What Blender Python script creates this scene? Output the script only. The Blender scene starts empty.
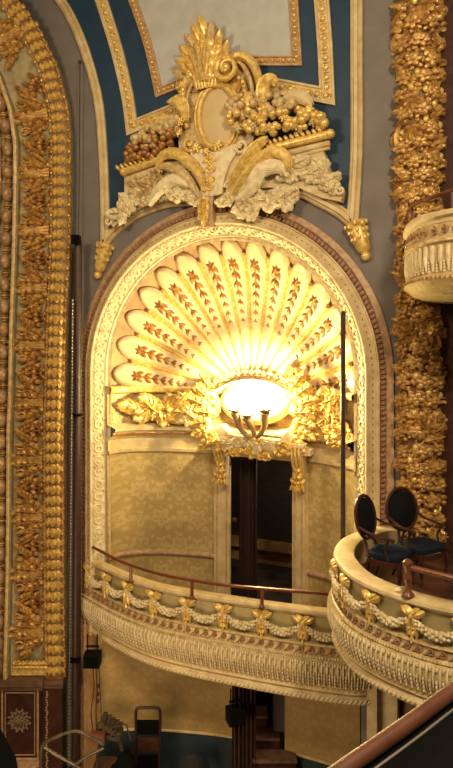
import bpy, math, random
from mathutils import Vector as V, Matrix
PI=math.pi; sin=math.sin; cos=math.cos
random.seed(7)
COL=bpy.context.scene.collection
# ------------------------------------------------------------------ camera geometry (eye at z=0, everything is lifted by EY)
FPX=650.0; TH=math.radians(25.1); Z0=12.0; CX=226.5; HY=348.0; EY=8.7
EYE=V((Z0*sin(TH),-Z0*cos(TH),0)); RT=V((cos(TH),sin(TH),0)); FW=V((-sin(TH),cos(TH),0)); UP=V((0,0,1))
def ray(x,y): return FW+RT*((x-CX)/FPX)+UP*((HY-y)/FPX)
def at(x,y,d): return EYE+ray(x,y)*d
def onY(x,y,Y=0.0):
    r=ray(x,y); return EYE+r*((Y-EYE.y)/r.y)
def onz(x,y,z):
    r=ray(x,y); return EYE+r*(z/r.z)
# ------------------------------------------------------------------ materials
def newmat(name):
    m=bpy.data.materials.new(name); m.use_nodes=True
    nt=m.node_tree; b=nt.nodes['Principled BSDF']; return m,nt,b
def N(nt,t,**k):
    n=nt.nodes.new(t)
    for a,v in k.items(): setattr(n,a,v)
    return n
def mat(name,c1,c2=None,scale=6.0,rough=.55,metal=0.0,bump=0.0,bscale=40.0,lo=.35,hi=.65,sheen=None):
    m,nt,b=newmat(name)
    b.inputs['Roughness'].default_value=rough; b.inputs['Metallic'].default_value=metal
    b.inputs['Base Color'].default_value=(*c1,1)
    tc=N(nt,'ShaderNodeTexCoord')
    if c2:
        n=N(nt,'ShaderNodeTexNoise'); n.inputs['Scale'].default_value=scale; n.inputs['Detail'].default_value=6
        nt.links.new(tc.outputs['Object'],n.inputs['Vector'])
        r=N(nt,'ShaderNodeValToRGB'); r.color_ramp.elements[0].position=lo; r.color_ramp.elements[1].position=hi
        r.color_ramp.elements[0].color=(*c1,1); r.color_ramp.elements[1].color=(*c2,1)
        nt.links.new(n.outputs['Fac'],r.inputs['Fac']); nt.links.new(r.outputs['Color'],b.inputs['Base Color'])
    if bump:
        n=N(nt,'ShaderNodeTexNoise'); n.inputs['Scale'].default_value=bscale; n.inputs['Detail'].default_value=4
        nt.links.new(tc.outputs['Object'],n.inputs['Vector'])
        bp=N(nt,'ShaderNodeBump'); bp.inputs['Strength'].default_value=bump; bp.inputs['Distance'].default_value=.02
        nt.links.new(n.outputs['Fac'],bp.inputs['Height']); nt.links.new(bp.outputs['Normal'],b.inputs['Normal'])
    return m
def damask(name,c1,c2,pu=.62,pv=.95,rough=.6):
    m,nt,b=newmat(name); b.inputs['Roughness'].default_value=rough
    tc=N(nt,'ShaderNodeTexCoord')
    nz=N(nt,'ShaderNodeTexNoise'); nz.inputs['Scale'].default_value=5.0; nz.inputs['Detail'].default_value=2
    nt.links.new(tc.outputs['Object'],nz.inputs['Vector'])
    sp=N(nt,'ShaderNodeSeparateXYZ'); nt.links.new(tc.outputs['Object'],sp.inputs[0])
    def mth(op,a,bv=None,c=None):
        n=N(nt,'ShaderNodeMath',operation=op)
        for i,x in enumerate((a,bv,c)):
            if x is None: continue
            if isinstance(x,(int,float)): n.inputs[i].default_value=x
            else: nt.links.new(x,n.inputs[i])
        return n.outputs[0]
    u=mth('MULTIPLY',sp.outputs['X'],2*PI/pu); v=mth('MULTIPLY',sp.outputs['Z'],2*PI/pv)
    U=mth('ADD',mth('DIVIDE',sp.outputs['X'],pu),mth('MULTIPLY',nz.outputs['Fac'],.12)); W_=mth('ADD',mth('DIVIDE',sp.outputs['Z'],pv),mth('MULTIPLY',nz.outputs['Fac'],.06))
    def motif(du,dv,petals,rad):
        p=mth('ABSOLUTE',mth('SUBTRACT',mth('FRACT',mth('ADD',U,du)),.5)); q=mth('SUBTRACT',mth('FRACT',mth('ADD',W_,dv)),.5)
        q=mth('MULTIPLY',q,pv/pu); a=mth('ARCTAN2',q,p); r=mth('SQRT',mth('ADD',mth('MULTIPLY',p,p),mth('MULTIPLY',q,q)))
        lim=mth('ADD',rad,mth('MULTIPLY',mth('COSINE',mth('MULTIPLY',a,float(petals))),rad*.35))
        ring=mth('COSINE',mth('ADD',mth('MULTIPLY',r,34.0),mth('MULTIPLY',mth('SINE',mth('MULTIPLY',a,5.0)),1.6)))
        body=mth('MULTIPLY',mth('SUBTRACT',lim,r),9.0,None)
        return mth('MINIMUM',mth('MAXIMUM',body,-1.0),mth('ADD',mth('MULTIPLY',ring,.9),.35))
    m1=motif(0.0,0.0,7,.34); m2=motif(.5,.5,9,.32); m3=motif(0.0,.5,5,.20)
    og=mth('SUBTRACT',mth('MULTIPLY',mth('ABSOLUTE',mth('ADD',mth('COSINE',mth('MULTIPLY',U,2*PI)),mth('COSINE',mth('MULTIPLY',W_,2*PI)))),-6.0),-.9)
    f=mth('MAXIMUM',mth('MAXIMUM',mth('MAXIMUM',m1,m2),m3),mth('MAXIMUM',motif(.5,0.0,4,.18),-1.0))
    r=N(nt,'ShaderNodeValToRGB'); r.color_ramp.elements[0].position=.35; r.color_ramp.elements[1].position=.6
    r.color_ramp.elements[0].color=(*c1,1); r.color_ramp.elements[1].color=(*c2,1)
    nt.links.new(mth('ADD',mth('MULTIPLY',f,.5),.5),r.inputs['Fac'])
    n2=N(nt,'ShaderNodeTexNoise'); n2.inputs['Scale'].default_value=1.7; n2.inputs['Detail'].default_value=5
    nt.links.new(tc.outputs['Object'],n2.inputs['Vector'])
    mx=N(nt,'ShaderNodeMix',data_type='RGBA',blend_type='MULTIPLY'); mx.inputs['Factor'].default_value=.55
    nt.links.new(r.outputs['Color'],mx.inputs['A']); nt.links.new(n2.outputs['Fac'],mx.inputs['B'])
    nt.links.new(mx.outputs['Result'],b.inputs['Base Color'])
    return m
GOLD =mat('gold_leaf',(.88,.65,.22),(.60,.37,.09),14,.36,.3,.12)
GOLDD=mat('aged_gold',(.52,.27,.07),(.24,.095,.03),11,.4,.4,.25)
BEAD=mat('bead_glaze',(.38,.235,.12),(.24,.12,.05),7,.35,.1,.1)
MATTE=mat('matte_black_cloth',(.003,.003,.003),None,1,1.0); MATTE.node_tree.nodes['Principled BSDF'].inputs['Specular IOR Level'].default_value=.1
RAILD=mat('dark_polished_rail',(.11,.036,.014),(.07,.02,.008),9,.48)
HORN=mat('bronzed_horn',(.34,.22,.11),(.24,.14,.06),9,.5,.1)
WAVE=mat('bronze_waves',(.26,.13,.055),(.36,.20,.09),14,.45,.1)
BRN=mat('gap_shade_brown',(.14,.060,.022),(.22,.10,.035),9,.5)  # dark brown standing in for shade in the gaps of gilded relief
GOLDC=mat('column_gold',(.66,.40,.12),(.34,.17,.05),9,.38,.3,.3)
CREAM=mat('cream_plaster',(.68,.54,.30),(.53,.38,.18),5,.6,0,.12)
CREAMG=mat('glazed_cream_plaster',(.66,.50,.25),(.42,.27,.11),12,.5,.05,.2)
WHITE=mat('pale_plaster',(.80,.68,.43),(.60,.47,.26),9,.6,0,.2)
SHELL=mat('shell_plaster',(.74,.60,.36),(.60,.46,.25),4,.6,0,.06)
SAGE =mat('sage_ground',(.36,.30,.16),(.24,.185,.09),6,.7,0,.1)
FRIEZE=mat('frieze_ground',(.40,.32,.145),(.33,.25,.10),6,.6)
TAUPE=mat('taupe_wall',(.185,.158,.148),(.15,.125,.115),2,.75,0,.03)
PANEL=mat('grey_panel',(.47,.47,.45),(.41,.40,.37),3,.75)
BLUE =mat('navy_panel',(.005,.028,.068),(.010,.040,.085),3,.55)
REDB =mat('red_brown_beads',(.20,.075,.045),(.34,.17,.09),20,.5,.1)
TANB =mat('tan_border',(.52,.34,.19),(.36,.20,.11),12,.55)
DWOOD=mat('dark_mahogany',(.045,.016,.012),(.075,.028,.018),6,.4)
RAILW=mat('mahogany_rail',(.17,.045,.02),(.11,.028,.014),8,.28)
RAILN=mat('polished_rail',(.20,.065,.03),(.13,.04,.018),9,.28)
BLACK=mat('black_paint',(.005,.0045,.0045),None,1,.7)
BLACK.node_tree.nodes['Principled BSDF'].inputs['Specular IOR Level'].default_value=.15
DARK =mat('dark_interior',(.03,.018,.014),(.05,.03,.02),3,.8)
CURT =mat('brown_curtain',(.022,.009,.006),(.035,.013,.008),5,.8)
VELV =mat('black_upholstery',(.006,.006,.008),(.010,.009,.011),30,.9)
VELB =mat('blue_seat_fabric',(.006,.010,.020),(.010,.016,.028),30,.9)
PIPE =mat('rusty_pipe',(.05,.022,.018),(.03,.014,.012),12,.5)
CHAIN=mat('steel_chain',(.28,.24,.19),None,1,.35,.6)
TUBEM=mat('scuffed_tube',(.12,.09,.06),(.06,.04,.026),9,.4,.3)
NAVYD=mat('navy_dado',(.012,.024,.034),(.018,.032,.042),4,.6)
FLOORM=mat('stage_floor',(.04,.03,.022),(.06,.04,.03),4,.6)
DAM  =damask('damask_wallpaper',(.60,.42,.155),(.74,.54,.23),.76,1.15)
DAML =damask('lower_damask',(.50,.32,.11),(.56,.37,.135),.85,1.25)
OLD  =mat('stained_plaster',(.48,.30,.13),(.30,.14,.05),3,.6,0,.2)
GREYP=mat('grey_paint',(.12,.105,.09),None,1,.7)
TREAD=mat('worn_tread',(.20,.11,.06),(.10,.05,.03),8,.6)
def brickmat():
    m,nt,b=newmat('dark_brick'); tc=N(nt,'ShaderNodeTexCoord'); mp=N(nt,'ShaderNodeMapping'); mp.inputs['Rotation'].default_value=(PI/2,0,0)
    br=N(nt,'ShaderNodeTexBrick'); br.inputs['Scale'].default_value=4.5
    br.inputs['Color1'].default_value=(.022,.017,.014,1); br.inputs['Color2'].default_value=(.03,.022,.018,1); br.inputs['Mortar'].default_value=(.10,.08,.07,1)
    br.inputs['Mortar Size'].default_value=.02
    nt.links.new(tc.outputs['Object'],mp.inputs['Vector']); nt.links.new(mp.outputs['Vector'],br.inputs['Vector']); nt.links.new(br.outputs['Color'],b.inputs['Base Color'])
    b.inputs['Roughness'].default_value=.8
    return m
BRICK=brickmat()
def glow(name,c,s):
    m,nt,b=newmat(name); b.inputs['Emission Color'].default_value=(*c,1); b.inputs['Emission Strength'].default_value=s; b.inputs['Base Color'].default_value=(1,.95,.8,1); return m
for mm_ in ('black_upholstery','blue_seat_fabric','dark_mahogany'): bpy.data.materials[mm_].node_tree.nodes['Principled BSDF'].inputs['Specular IOR Level'].default_value=.15
BULB=glow('lit_bulb',(1,.80,.42),60)
# ------------------------------------------------------------------ mesh builder
ORG={}
class MB:
    def __init__(s): s.v=[]; s.f=[]
    def add(s,vs,fs):
        o=len(s.v); s.v+= [tuple(p) for p in vs]; s.f+=[tuple(i+o for i in f) for f in fs]; return s
    def grid(s,rows,cu=False,cv=False):
        nr=len(rows); nc=len(rows[0]); vs=[p for r in rows for p in r]; fs=[]
        for i in range(nr if cu else nr-1):
            for j in range(nc if cv else nc-1):
                a=i*nc+j; b=i*nc+(j+1)%nc; c=((i+1)%nr)*nc+(j+1)%nc; d=((i+1)%nr)*nc+j
                fs.append((a,b,c,d))
        return s.add(vs,fs)
    def tube(s,pts,rad,seg=8,cap=True,flat=1.0,up=None):
        pts=[V(p) for p in pts]; n=len(pts)
        if not hasattr(rad,'__len__'): rad=[rad]*n
        rows=[]; prev=None
        for i,p in enumerate(pts):
            t=(pts[min(i+1,n-1)]-pts[max(i-1,0)]); t=t.normalized() if t.length>1e-9 else V((0,0,1))
            if up is not None: a=V(up)
            else: a=prev if prev is not None else (V((0,0,1)) if abs(t.z)<.9 else V((1,0,0)))
            a=(a-t*a.dot(t)); a=a.normalized() if a.length>1e-6 else t.orthogonal().normalized()
            prev=a; b=t.cross(a)
            rows.append([p+a*(rad[i]*flat*cos(2*PI*k/seg))+b*(rad[i]*sin(2*PI*k/seg)) for k in range(seg)])
        s.grid(rows,cv=True)
        if cap:
            o=len(s.v); s.v+= [tuple(pts[0]),tuple(pts[-1])]; b0=o-n*seg
            for k in range(seg):
                s.f.append((o,b0+(k+1)%seg,b0+k)); s.f.append((o+1,b0+(n-1)*seg+k,b0+(n-1)*seg+(k+1)%seg))
        return s
    def box(s,c,sz,ax=None):
        c=V(c); X,Y,Zx=ax if ax else (V((1,0,0)),V((0,1,0)),V((0,0,1)))
        vs=[c+X*(i*sz[0]/2)+Y*(j*sz[1]/2)+Zx*(k*sz[2]/2) for i in(-1,1) for j in(-1,1) for k in(-1,1)]
        return s.add(vs,[(0,1,3,2),(4,6,7,5),(0,4,5,1),(2,3,7,6),(0,2,6,4),(1,5,7,3)])
    def ball(s,c,r,M=None,a=8,b=6,rot=0,full=True):
        """ellipsoid; r=(ru,rv,rh); through mapping M(u,v,h) if given"""
        if not hasattr(r,'__len__'): r=(r,r,r)
        rows=[]
        cr,sr=cos(rot),sin(rot)
        for i in range(b+1):
            lat=PI*i/b
            row=[]
            for k in range(a):
                lo=2*PI*k/a
                x=r[0]*sin(lat)*cos(lo); y=r[1]*sin(lat)*sin(lo); z=r[2]*cos(lat)
                q=(c[0]+x*cr-y*sr,c[1]+x*sr+y*cr,c[2]+z)
                row.append(M(*q) if M else V(q))
            rows.append(row)
        return s.grid(rows,cv=True)
    def lathe(s,c,prof,seg=12,ax=None,ang=2*PI):
        c=V(c); X,Y,Zx=ax if ax else (V((1,0,0)),V((0,1,0)),V((0,0,1)))
        rows=[[c+X*(r*cos(2*PI*k/seg))+Y*(r*sin(2*PI*k/seg))+Zx*z for k in range(seg)] for r,z in prof]
        return s.grid(rows,cv=True)
    def prism(s,M,poly,h0,h1):
        n=len(poly); vs=[M(u,v,h0) for u,v in poly]+[M(u,v,h1) for u,v in poly]
        fs=[(i,(i+1)%n,n+(i+1)%n,n+i) for i in range(n)]; fs.append(tuple(range(n,2*n))); fs.append(tuple(range(n-1,-1,-1)))
        return s.add(vs,fs)
    # -------- ornament generators: M maps (u,v,h)
    def petal(s,M,u,v,ang,L,w,h0,H,bend=0.0,n=5,lift=0.0):
        rows=[]; x,y=u,v
        for i in range(n+1):
            t=i/n; a=ang+bend*t; ww=w*sin(PI*(.16+.82*t))**.8; hh=h0+lift*t+H*sin(PI*(.2+.72*t))
            nx,ny=-sin(a),cos(a); e=h0+lift*t-H*.25
            rows.append([M(x+nx*ww,y+ny*ww,e),M(x+nx*ww*.5,y+ny*ww*.5,e+(hh-e)*.72),M(x,y,hh),M(x-nx*ww*.5,y-ny*ww*.5,e+(hh-e)*.72),M(x-nx*ww,y-ny*ww,e)])
            x+=cos(a)*L/n; y+=sin(a)*L/n
        return s.grid(rows)
    def leaf(s,M,u,v,ang,L,W,H=.04,lobes=5,h0=0.0,curl=.35,ns=14,bend=0.0):
        """acanthus leaf: a raised midrib with pairs of pointed lobes and a curled tip"""
        lobes=max(2,lobes-1)
        if L<.16: lobes=min(lobes,2)
        x,y=u,v; st=L*.78/(lobes)
        for i in range(lobes):
            t=(i+.25)/lobes; a=ang+bend*t; env=sin(PI*(.22+.62*t))**.7
            px_,py_=x+cos(a)*st*.25,y+sin(a)*st*.25
            for q in (-1,1):
                s.petal(M,px_,py_,a+q*(1.0-.35*t),W*1.45*env,st*.60,h0+H*.15,H*.55,-q*.7,4,H*.25*sin(PI*t))
            x+=cos(a)*st; y+=sin(a)*st
        s.petal(M,x-cos(ang+bend)*st*.2,y-sin(ang+bend)*st*.2,ang+bend,L*.34,W*.62,h0+H*.3,H*.6,0,4,H*curl)
        s.petal(M,u,v,ang,L*.92,W*.20,h0+H*.35,H*.75,bend,5,H*.2)
        return s
    def scroll(s,M,u,v,r,turns,a0,hand,tr,h0=.02,rise=.03,ball=True,n=None):
        n=n or int(18*turns)+6; pts=[];rad=[]
        for i in range(n+1):
            t=i/n; rr=r*(1-.84*t); a=a0+hand*2*PI*turns*t
            pts.append(M(u+rr*cos(a),v+rr*sin(a),h0+rise*t)); rad.append(tr*(1-.5*t))
        s.tube(pts,rad,7)
        if ball: s.ball((u,v,h0+rise),(r*.26,r*.26,r*.22),M)
        return s
    def rosette(s,M,u,v,r,h0=.0,petals=6,H=None,rot=0):
        H=H or r*.5
        for ring,(k,rr,hh) in enumerate(((petals,r*.62,0),(petals-1,r*.34,H*.5))):
            for i in range(k):
                a=rot+2*PI*i/k+ring*.5
                s.ball((u+rr*cos(a),v+rr*sin(a),h0+hh),(r*.40,r*.28,H*.55),M,7,4,rot=a)
        s.ball((u,v,h0+H*.9),(r*.2,r*.2,H*.4),M,6,4); return s
    def line(s,M,pts,r,seg=7,flat=1.0):
        """pts (u,v,h) catmull smoothed"""
        q=smooth(pts,6); rr=r
        if hasattr(r,'__len__'):
            rr=[r[min(int(i/6),len(r)-2)]*(1-(i%6)/6)+r[min(int(i/6)+1,len(r)-1)]*((i%6)/6) if i<len(q)-1 else r[-1] for i in range(len(q))]
        return s.tube([M(*p) for p in q],rr,seg,flat=flat)
    def build(s,name,m,parent=None,raw=False,sharp=40,org=None):
        me=bpy.data.meshes.new(name)
        o=V((0,0,0)) if raw else V((0,0,-EY))
        if parent is not None and not raw: o=o+ORG[parent.name]
        elif org is not None: o=o+V(org)
        me.from_pydata([tuple(V(p)-o) for p in s.v],[],s.f); me.update()
        import bmesh
        bm=bmesh.new(); bm.from_mesh(me); bmesh.ops.remove_doubles(bm,verts=bm.verts,dist=1e-5)
        bmesh.ops.recalc_face_normals(bm,faces=bm.faces); bm.to_mesh(me); bm.free()
        for p in me.polygons: p.use_smooth=True
        me.set_sharp_from_angle(angle=math.radians(sharp))
        me.materials.append(m)
        ob=bpy.data.objects.new(name,me); COL.objects.link(ob)
        if parent is not None: ob.parent=parent; ORG[ob.name]=ORG.get(parent.name,V((0,0,0)))
        elif org is not None: ob.location=V(org); ORG[ob.name]=V(org)
        else: ORG[ob.name]=V((0,0,0))
        return ob
def smooth(P,k=6):
    out=[]; n=len(P)
    for i in range(n-1):
        p0=P[max(i-1,0)];p1=P[i];p2=P[i+1];p3=P[min(i+2,n-1)]
        for j in range(k):
            t=j/k
            out.append(tuple(.5*(2*b+(c-a)*t+(2*a-5*b+4*c-d)*t*t+(3*b-a-3*c+d)*t**3) for a,b,c,d in zip(p0,p1,p2,p3)))
    out.append(tuple(P[-1])); return out
def T(name,label,cat,loc=(0,0,0),group=None):
    """loc in eye-relative coordinates; ORG keeps the lifted origin"""
    o=bpy.data.objects.new(name,None); COL.objects.link(o); o.empty_display_size=.1
    w=V(loc)+V((0,0,EY)); o.location=w; ORG[o.name]=w
    o['label']=label; o['category']=cat
    if group: o['group']=group
    return o
def tag(o,label,cat,group=None):
    o['label']=label; o['category']=cat
    if group: o['group']=group
    return o
def S(o): o['kind']='structure'; return o
def interp(tab,y):
    if y<=tab[0][0]: return tab[0][1]
    for (a,b),(c,d) in zip(tab,tab[1:]):
        if y<=c: return b+(d-b)*(y-a)/(c-a)
    return tab[-1][1]
# ------------------------------------------------------------------ mappings
def MW(u,v,h): return V((u,-h,v))                       # the box wall, Y = 0
def wp(x,y,Y=0.0): p=onY(x,y,Y); return (p.x,p.z)
def W3(x,y,h=0.0): p=onY(x,y,-h); return (p.x,p.z,h)
PD=13.35; PS=PD/FPX
def MP(u,v,h): return EYE+FW*(PD-h)+RT*u+UP*v           # the proscenium plane
def pp(x,y): return ((x-CX)*PS,(HY-y)*PS)
# ------------------------------------------------------------------ arch dimensions (metres, eye-relative)
AX=-.157; AR=3.106; AZ=-.50
def arch_pt(r,a): return (AX+r*cos(a),AZ+r*sin(a))
FLZ=-EY; BOXF=-5.35
def archpath(r,zb,n=60):
    P=[(AX+r,zb),(AX+r,zb*.5+AZ*.5)]
    P+=[arch_pt(r,PI*i/n) for i in range(n+1)]
    P+=[(AX-r,zb*.5+AZ*.5),(AX-r,zb)]; return P
def archN(P):   # outward directions along the path
    out=[]
    for (x,z) in P:
        if z<=AZ+1e-6: out.append((1.0 if x>AX else -1.0,0.0))
        else:
            d=math.hypot(x-AX,z-AZ); out.append(((x-AX)/d,(z-AZ)/d))
    return out
# ------------------------------------------------------------------ SETTING: walls
XL=-8.0; XR=3.30; ZT=7.4
m=MB(); P=archpath(AR-.45,FLZ)
outer=[]
for (x,z),(nx,nz) in zip(P,archN(P)):
    # project to frame
    if z<=AZ: outer.append((XR if nx>0 else XL,z))
    else:
        t=1e9
        if nx>1e-6: t=min(t,(XR-AX)/nx)
        if nx<-1e-6: t=min(t,(XL-AX)/nx)
        if nz>1e-6: t=min(t,(ZT-AZ)/nz)
        outer.append((AX+nx*t,AZ+nz*t))
m.grid([[MW(x,z,0) for x,z in P],[MW(x,z,0) for x,z in outer]])
# corners of the rectangle left open by the radial projection
m.add([MW(XR,ZT,0),MW(*max((o for o in outer if abs(o[0]-XR)<1e-4),key=lambda o:o[1]),0),MW(*max((o for o in outer if abs(o[1]-ZT)<1e-4),key=lambda o:o[0]),0)],[(0,1,2)])
m.add([MW(XL,ZT,0),MW(*max((o for o in outer if abs(o[0]-XL)<1e-4),key=lambda o:o[1]),0),MW(*min((o for o in outer if abs(o[1]-ZT)<1e-4),key=lambda o:o[0]),0)],[(0,1,2)])
S(m.build('wall_left',TAUPE))
m=MB(); m.box((3.3+1.2,.1,(ZT+FLZ)/2),(2.4,.2,ZT-FLZ)); S(m.build('wall_right',DWOOD))
m=MB(); m.box((0,-2,FLZ-.05),(24,24,.1)); S(m.build('floor',FLOORM))
m=MB(); m.box((0,-4,ZT+.05),(24,18,.1)); S(m.build('ceiling',PANEL))
# ---- arch mouldings swept round the opening (trim)
def sweep(prof,path_r,zb,name,mt,n=72,frame=None):
    m=MB(); P=archpath(path_r,zb,n); NN=archN(P)
    rows=[[MW(x+nx*d,z+nz*d,h) for d,h in prof] for (x,z),(nx,nz) in zip(P,NN)]
    m.grid(rows); return m
ZB=-5.3
TR=[]
m=sweep([(.10,0),(.10,.03),(.03,.05),(.0,.07),(-.02,.045)],AR,-5.78,'',0); TR.append(S(m.build('trim_1',TANB)))
m=sweep([(-.02,.045),(-.04,.03),(-.11,.05),(-.12,.09)],AR,-5.78,'',0)
TR.append(S(m.build('trim_2',TANB)))
# row of red brown beads in the outer moulding
L=AR-.07
tot=PI*L
a=.0; k=0; beads=MB()
def arcpos(L,s,zlow):
    """arclength from lower right jamb upward round to lower left jamb"""
    leg=AZ-zlow
    if s<leg: return AX+L,zlow+s,0.0
    s-=leg
    if s<PI*L: a=s/L; return AX+L*cos(a),AZ+L*sin(a),a
    s-=PI*L; return AX-L,AZ-s,PI
tl=2*(AZ-ZB)+tot; nb=int(tl/.085)
for i in range(nb):
    x,z,a=arcpos(L,(i+.5)*tl/nb,ZB)
    beads.ball((x,z,.065),(.055,.030,.03),MW,6,4,rot=a)
    x2,z2,a2=arcpos(L,(i+1)*tl/nb,ZB)
    beads.ball((x2-.03*cos(a2),z2-.03*sin(a2),.07),(.016,.016,.02),MW,5,3)
TR.append(S(beads.build('trim_3',REDB)))
m=sweep([(-.12,.09),(-.14,.10),(-.15,.075),(-.29,.155),(-.30,.18),(-.325,.18)],AR,-5.78,'',0); TR.append(S(m.build('trim_4',CREAM)))
bd=MB(); L=AR-.225; tl=2*(AZ-ZB)+PI*L; nb=int(tl/.11)
for i in range(nb):
    x,z,a=arcpos(L,(i+.5)*tl/nb,ZB); bd.ball((x,z,.112),(.012,.028,.02),MW,5,3,rot=a)
TR.append(S(bd.build('trim_5',REDB)))
m=sweep([(-.325,.18),(-.345,.16),(-.345,.135),(-.51,-.06),(-.53,-.05),(-.53,-.12),(-.60,-.12)],AR,-5.78,'',0); TR.append(S(m.build('trim_6',WHITE)))
# guilloche scrolls on the pale splay
def MS(r_off,s,h,zb=ZB):    # coordinates on the splay: r_off 0..1 across
    d=-.345-.165*r_off; y=.135-.195*r_off
    nx,ny=.763,.646   # outward normal of the splay in (radial inward, forward)
    L=AR; x,z,a=arcpos(L,s,zb); rx,rz=cos(a),sin(a)
    dd=d-h*nx*.6; return MW(x+rx*dd,z+rz*dd,y+h*ny)
tl=2*(AZ-ZB)+PI*AR; n=int(tl/.24); gm=MB()
for i in range(n):
    s0=(i+.5)*tl/n; hand=1 if i%2 else -1
    pts=[];rad=[]
    for k in range(17):
        t=k/16; rr=.095*(1-.75*t); aa=PI/2*hand+hand*2*PI*1.2*t
        pts.append(MS(.5+rr*cos(aa)/.255*1.1,s0+rr*sin(aa)*1.15,.008)); rad.append(.020)
    gm.tube(pts,rad,5,cap=False)
    for q in (-1,1):
        c=[MS(.5+q*.36,s0+.12+dx,.006+dh) for dx,dh in ((-.04,0),(0,.014),(.04,0))]
        gm.tube(c,[.006,.022,.006],5)
for q in (.03,.97):
    pts=[MS(q,tl*i/160,.004) for i in range(161)]; gm.tube(pts,.009,5)
TR.append(S(gm.build('trim_7',WHITE)))
# ------------------------------------------------------------------ NICHE
NX0=-2.70; NX1=2.43; ND=1.15; NC=(NX0+NX1)/2; NH=(NX1-NX0)/2
def plan(t,inset=0.0):   # t 0..1 from left to right
    a=PI*(1-t); return (NC+(NH-inset)*cos(a), .05+(ND-inset)*sin(a)**.85 if 0<t<1 else .05)
def nsweep(prof,n=48,t0=0,t1=1):
    m=MB(); rows=[]
    for i in range(n+1):
        t=t0+(t1-t0)*i/n
        rows.append([V((*plan(t,d),z)) for d,z in prof])
    return m.grid(rows)
CZ=-2.14
def t_of_x(X): return 1-math.acos(max(-1,min(1,(X-NC)/NH)))/PI
dl=at(229,480,13.0); 
def niche_hit(x,y):
    best=None
    for i in range(1,200):
        t=i/200; X,Y=plan(t); r=ray(x,y); p=EYE+r*((Y-EYE.y)/r.y)
        d=abs(p.x-X)
        if best is None or d<best[0]: best=(d,t,p)
    return best[1],best[2]
tD0,_=niche_hit(231,500); tD1,_=niche_hit(295,500)
DTOP=-2.22
m=nsweep([(0,BOXF),(0,CZ)],24,0,tD0); m2=nsweep([(0,BOXF),(0,CZ)],24,tD1,1); m.add(m2.v,m2.f)
S(m.build('wall_back',DAM))
# door case
def door_side(x0,x1):
    ta,_=niche_hit(x0,500); tb,_=niche_hit(x1,500); return ta,tb
door=T('doorway','tall dark doorway with cream frame in the middle of the niche wall','doorway',(*plan((tD0+tD1)/2),BOXF))
for x0,x1 in ((214.5,230.5),(295,308)):
    ta,tb=door_side(x0,x1)
    m=nsweep([(0,BOXF),(.09,BOXF),(.09,-2.4),(0,-2.4)],6,ta,tb)
    ax=plan(ta,.0); bx=plan(tb,.0)
    e1=plan(ta,.09); e2=plan(tb,.09)
    for p,q in ((ax,e1),(bx,e2)): m.add([V((*p,BOXF)),V((*q,BOXF)),V((*q,-2.4)),V((*p,-2.4))],[(0,1,2,3)])
    m.build('door_jamb',CREAM,door)
    pa=plan(ta+(tb-ta)*.2,.10); pb=plan(tb-(tb-ta)*.2,.10)
    f=MB(); f.tube([V((*pa,BOXF)),V((*pa,-2.5))],.012,5); f.tube([V((*pb,BOXF)),V((*pb,-2.5))],.012,5); f.build('jamb_bead',CREAMG,door)
m=nsweep([(0,-2.20),(.05,-2.20),(.05,-2.02),(0,-2.02)],10,tD0,tD1); m.build('door_head',CREAM,door)
# vestibule behind the doorway
xa,ya=plan(tD0); xb,yb=plan(tD1)
vd=3.0
m=MB(); q0=V((xa,ya,0)); q1=V((xb,yb,0)); ba=V((xa-2.2,ya+vd,0)); bb=V((xb+.5,yb+vd,0))
zt=-2.0; zb=BOXF
def quad(mm,a,b,z0,z1): mm.add([V((a.x,a.y,z0)),V((b.x,b.y,z0)),V((b.x,b.y,z1)),V((a.x,a.y,z1))],[(0,1,2,3)])
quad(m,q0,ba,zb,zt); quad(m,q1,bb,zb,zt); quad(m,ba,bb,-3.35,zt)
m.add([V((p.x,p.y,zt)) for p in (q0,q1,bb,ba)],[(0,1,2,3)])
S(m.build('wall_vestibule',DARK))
m=MB(); quad(m,ba,bb,-4.75,-3.35); S(m.build('wall_brick',BRICK))
m=MB(); quad(m,ba,bb,zb,-4.75); b1=(bb+ba)/2; m.box((b1.x,b1.y-.1,-4.85),(5,.25,.2)); S(m.build('trim_8',OLD))
# box floor
m=MB(); rows=[[V((*plan(i/40),BOXF)),V((plan(i/40)[0],-.1,BOXF))] for i in range(41)]; m.grid(rows)
m.add([V((p.x,p.y,BOXF)) for p in (q0,q1,bb,ba)],[(0,1,2,3)]); S(m.build('floor_box',DARK))
# curtain
cu=MB(); c0=at(236.5,500,12.95); c1=at(255,500,13.1)
n=40; rows=[]
for i in range(n+1):
    t=i/n; p=c0.lerp(c1,t); off=.05*sin(t*2*PI*5)+.02*sin(t*37)
    rows.append([V((p.x,p.y+.12+off*(1 if z<-3 else .6),z)) for z in (BOXF+.03,-4.4,-3.3,-2.24)])
cu.grid(rows)
tag(cu.build('curtain',CURT,org=(c0.x,c0.y,BOXF)),'dark brown drape hanging in left half of the niche doorway','curtain')
m=MB(); tc=at(233.5,520,12.85); m.lathe((tc.x,tc.y+.05,tc.z),[(0,0),(.05,.01),(.055,.035),(.02,.06),(0,.07)],10,(RT,UP,FW*-1)); tag(m.build('curtain_holdback',DWOOD,org=(tc.x,tc.y,tc.z)),'small round dark knob on left jamb of niche doorway','knob')
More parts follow.
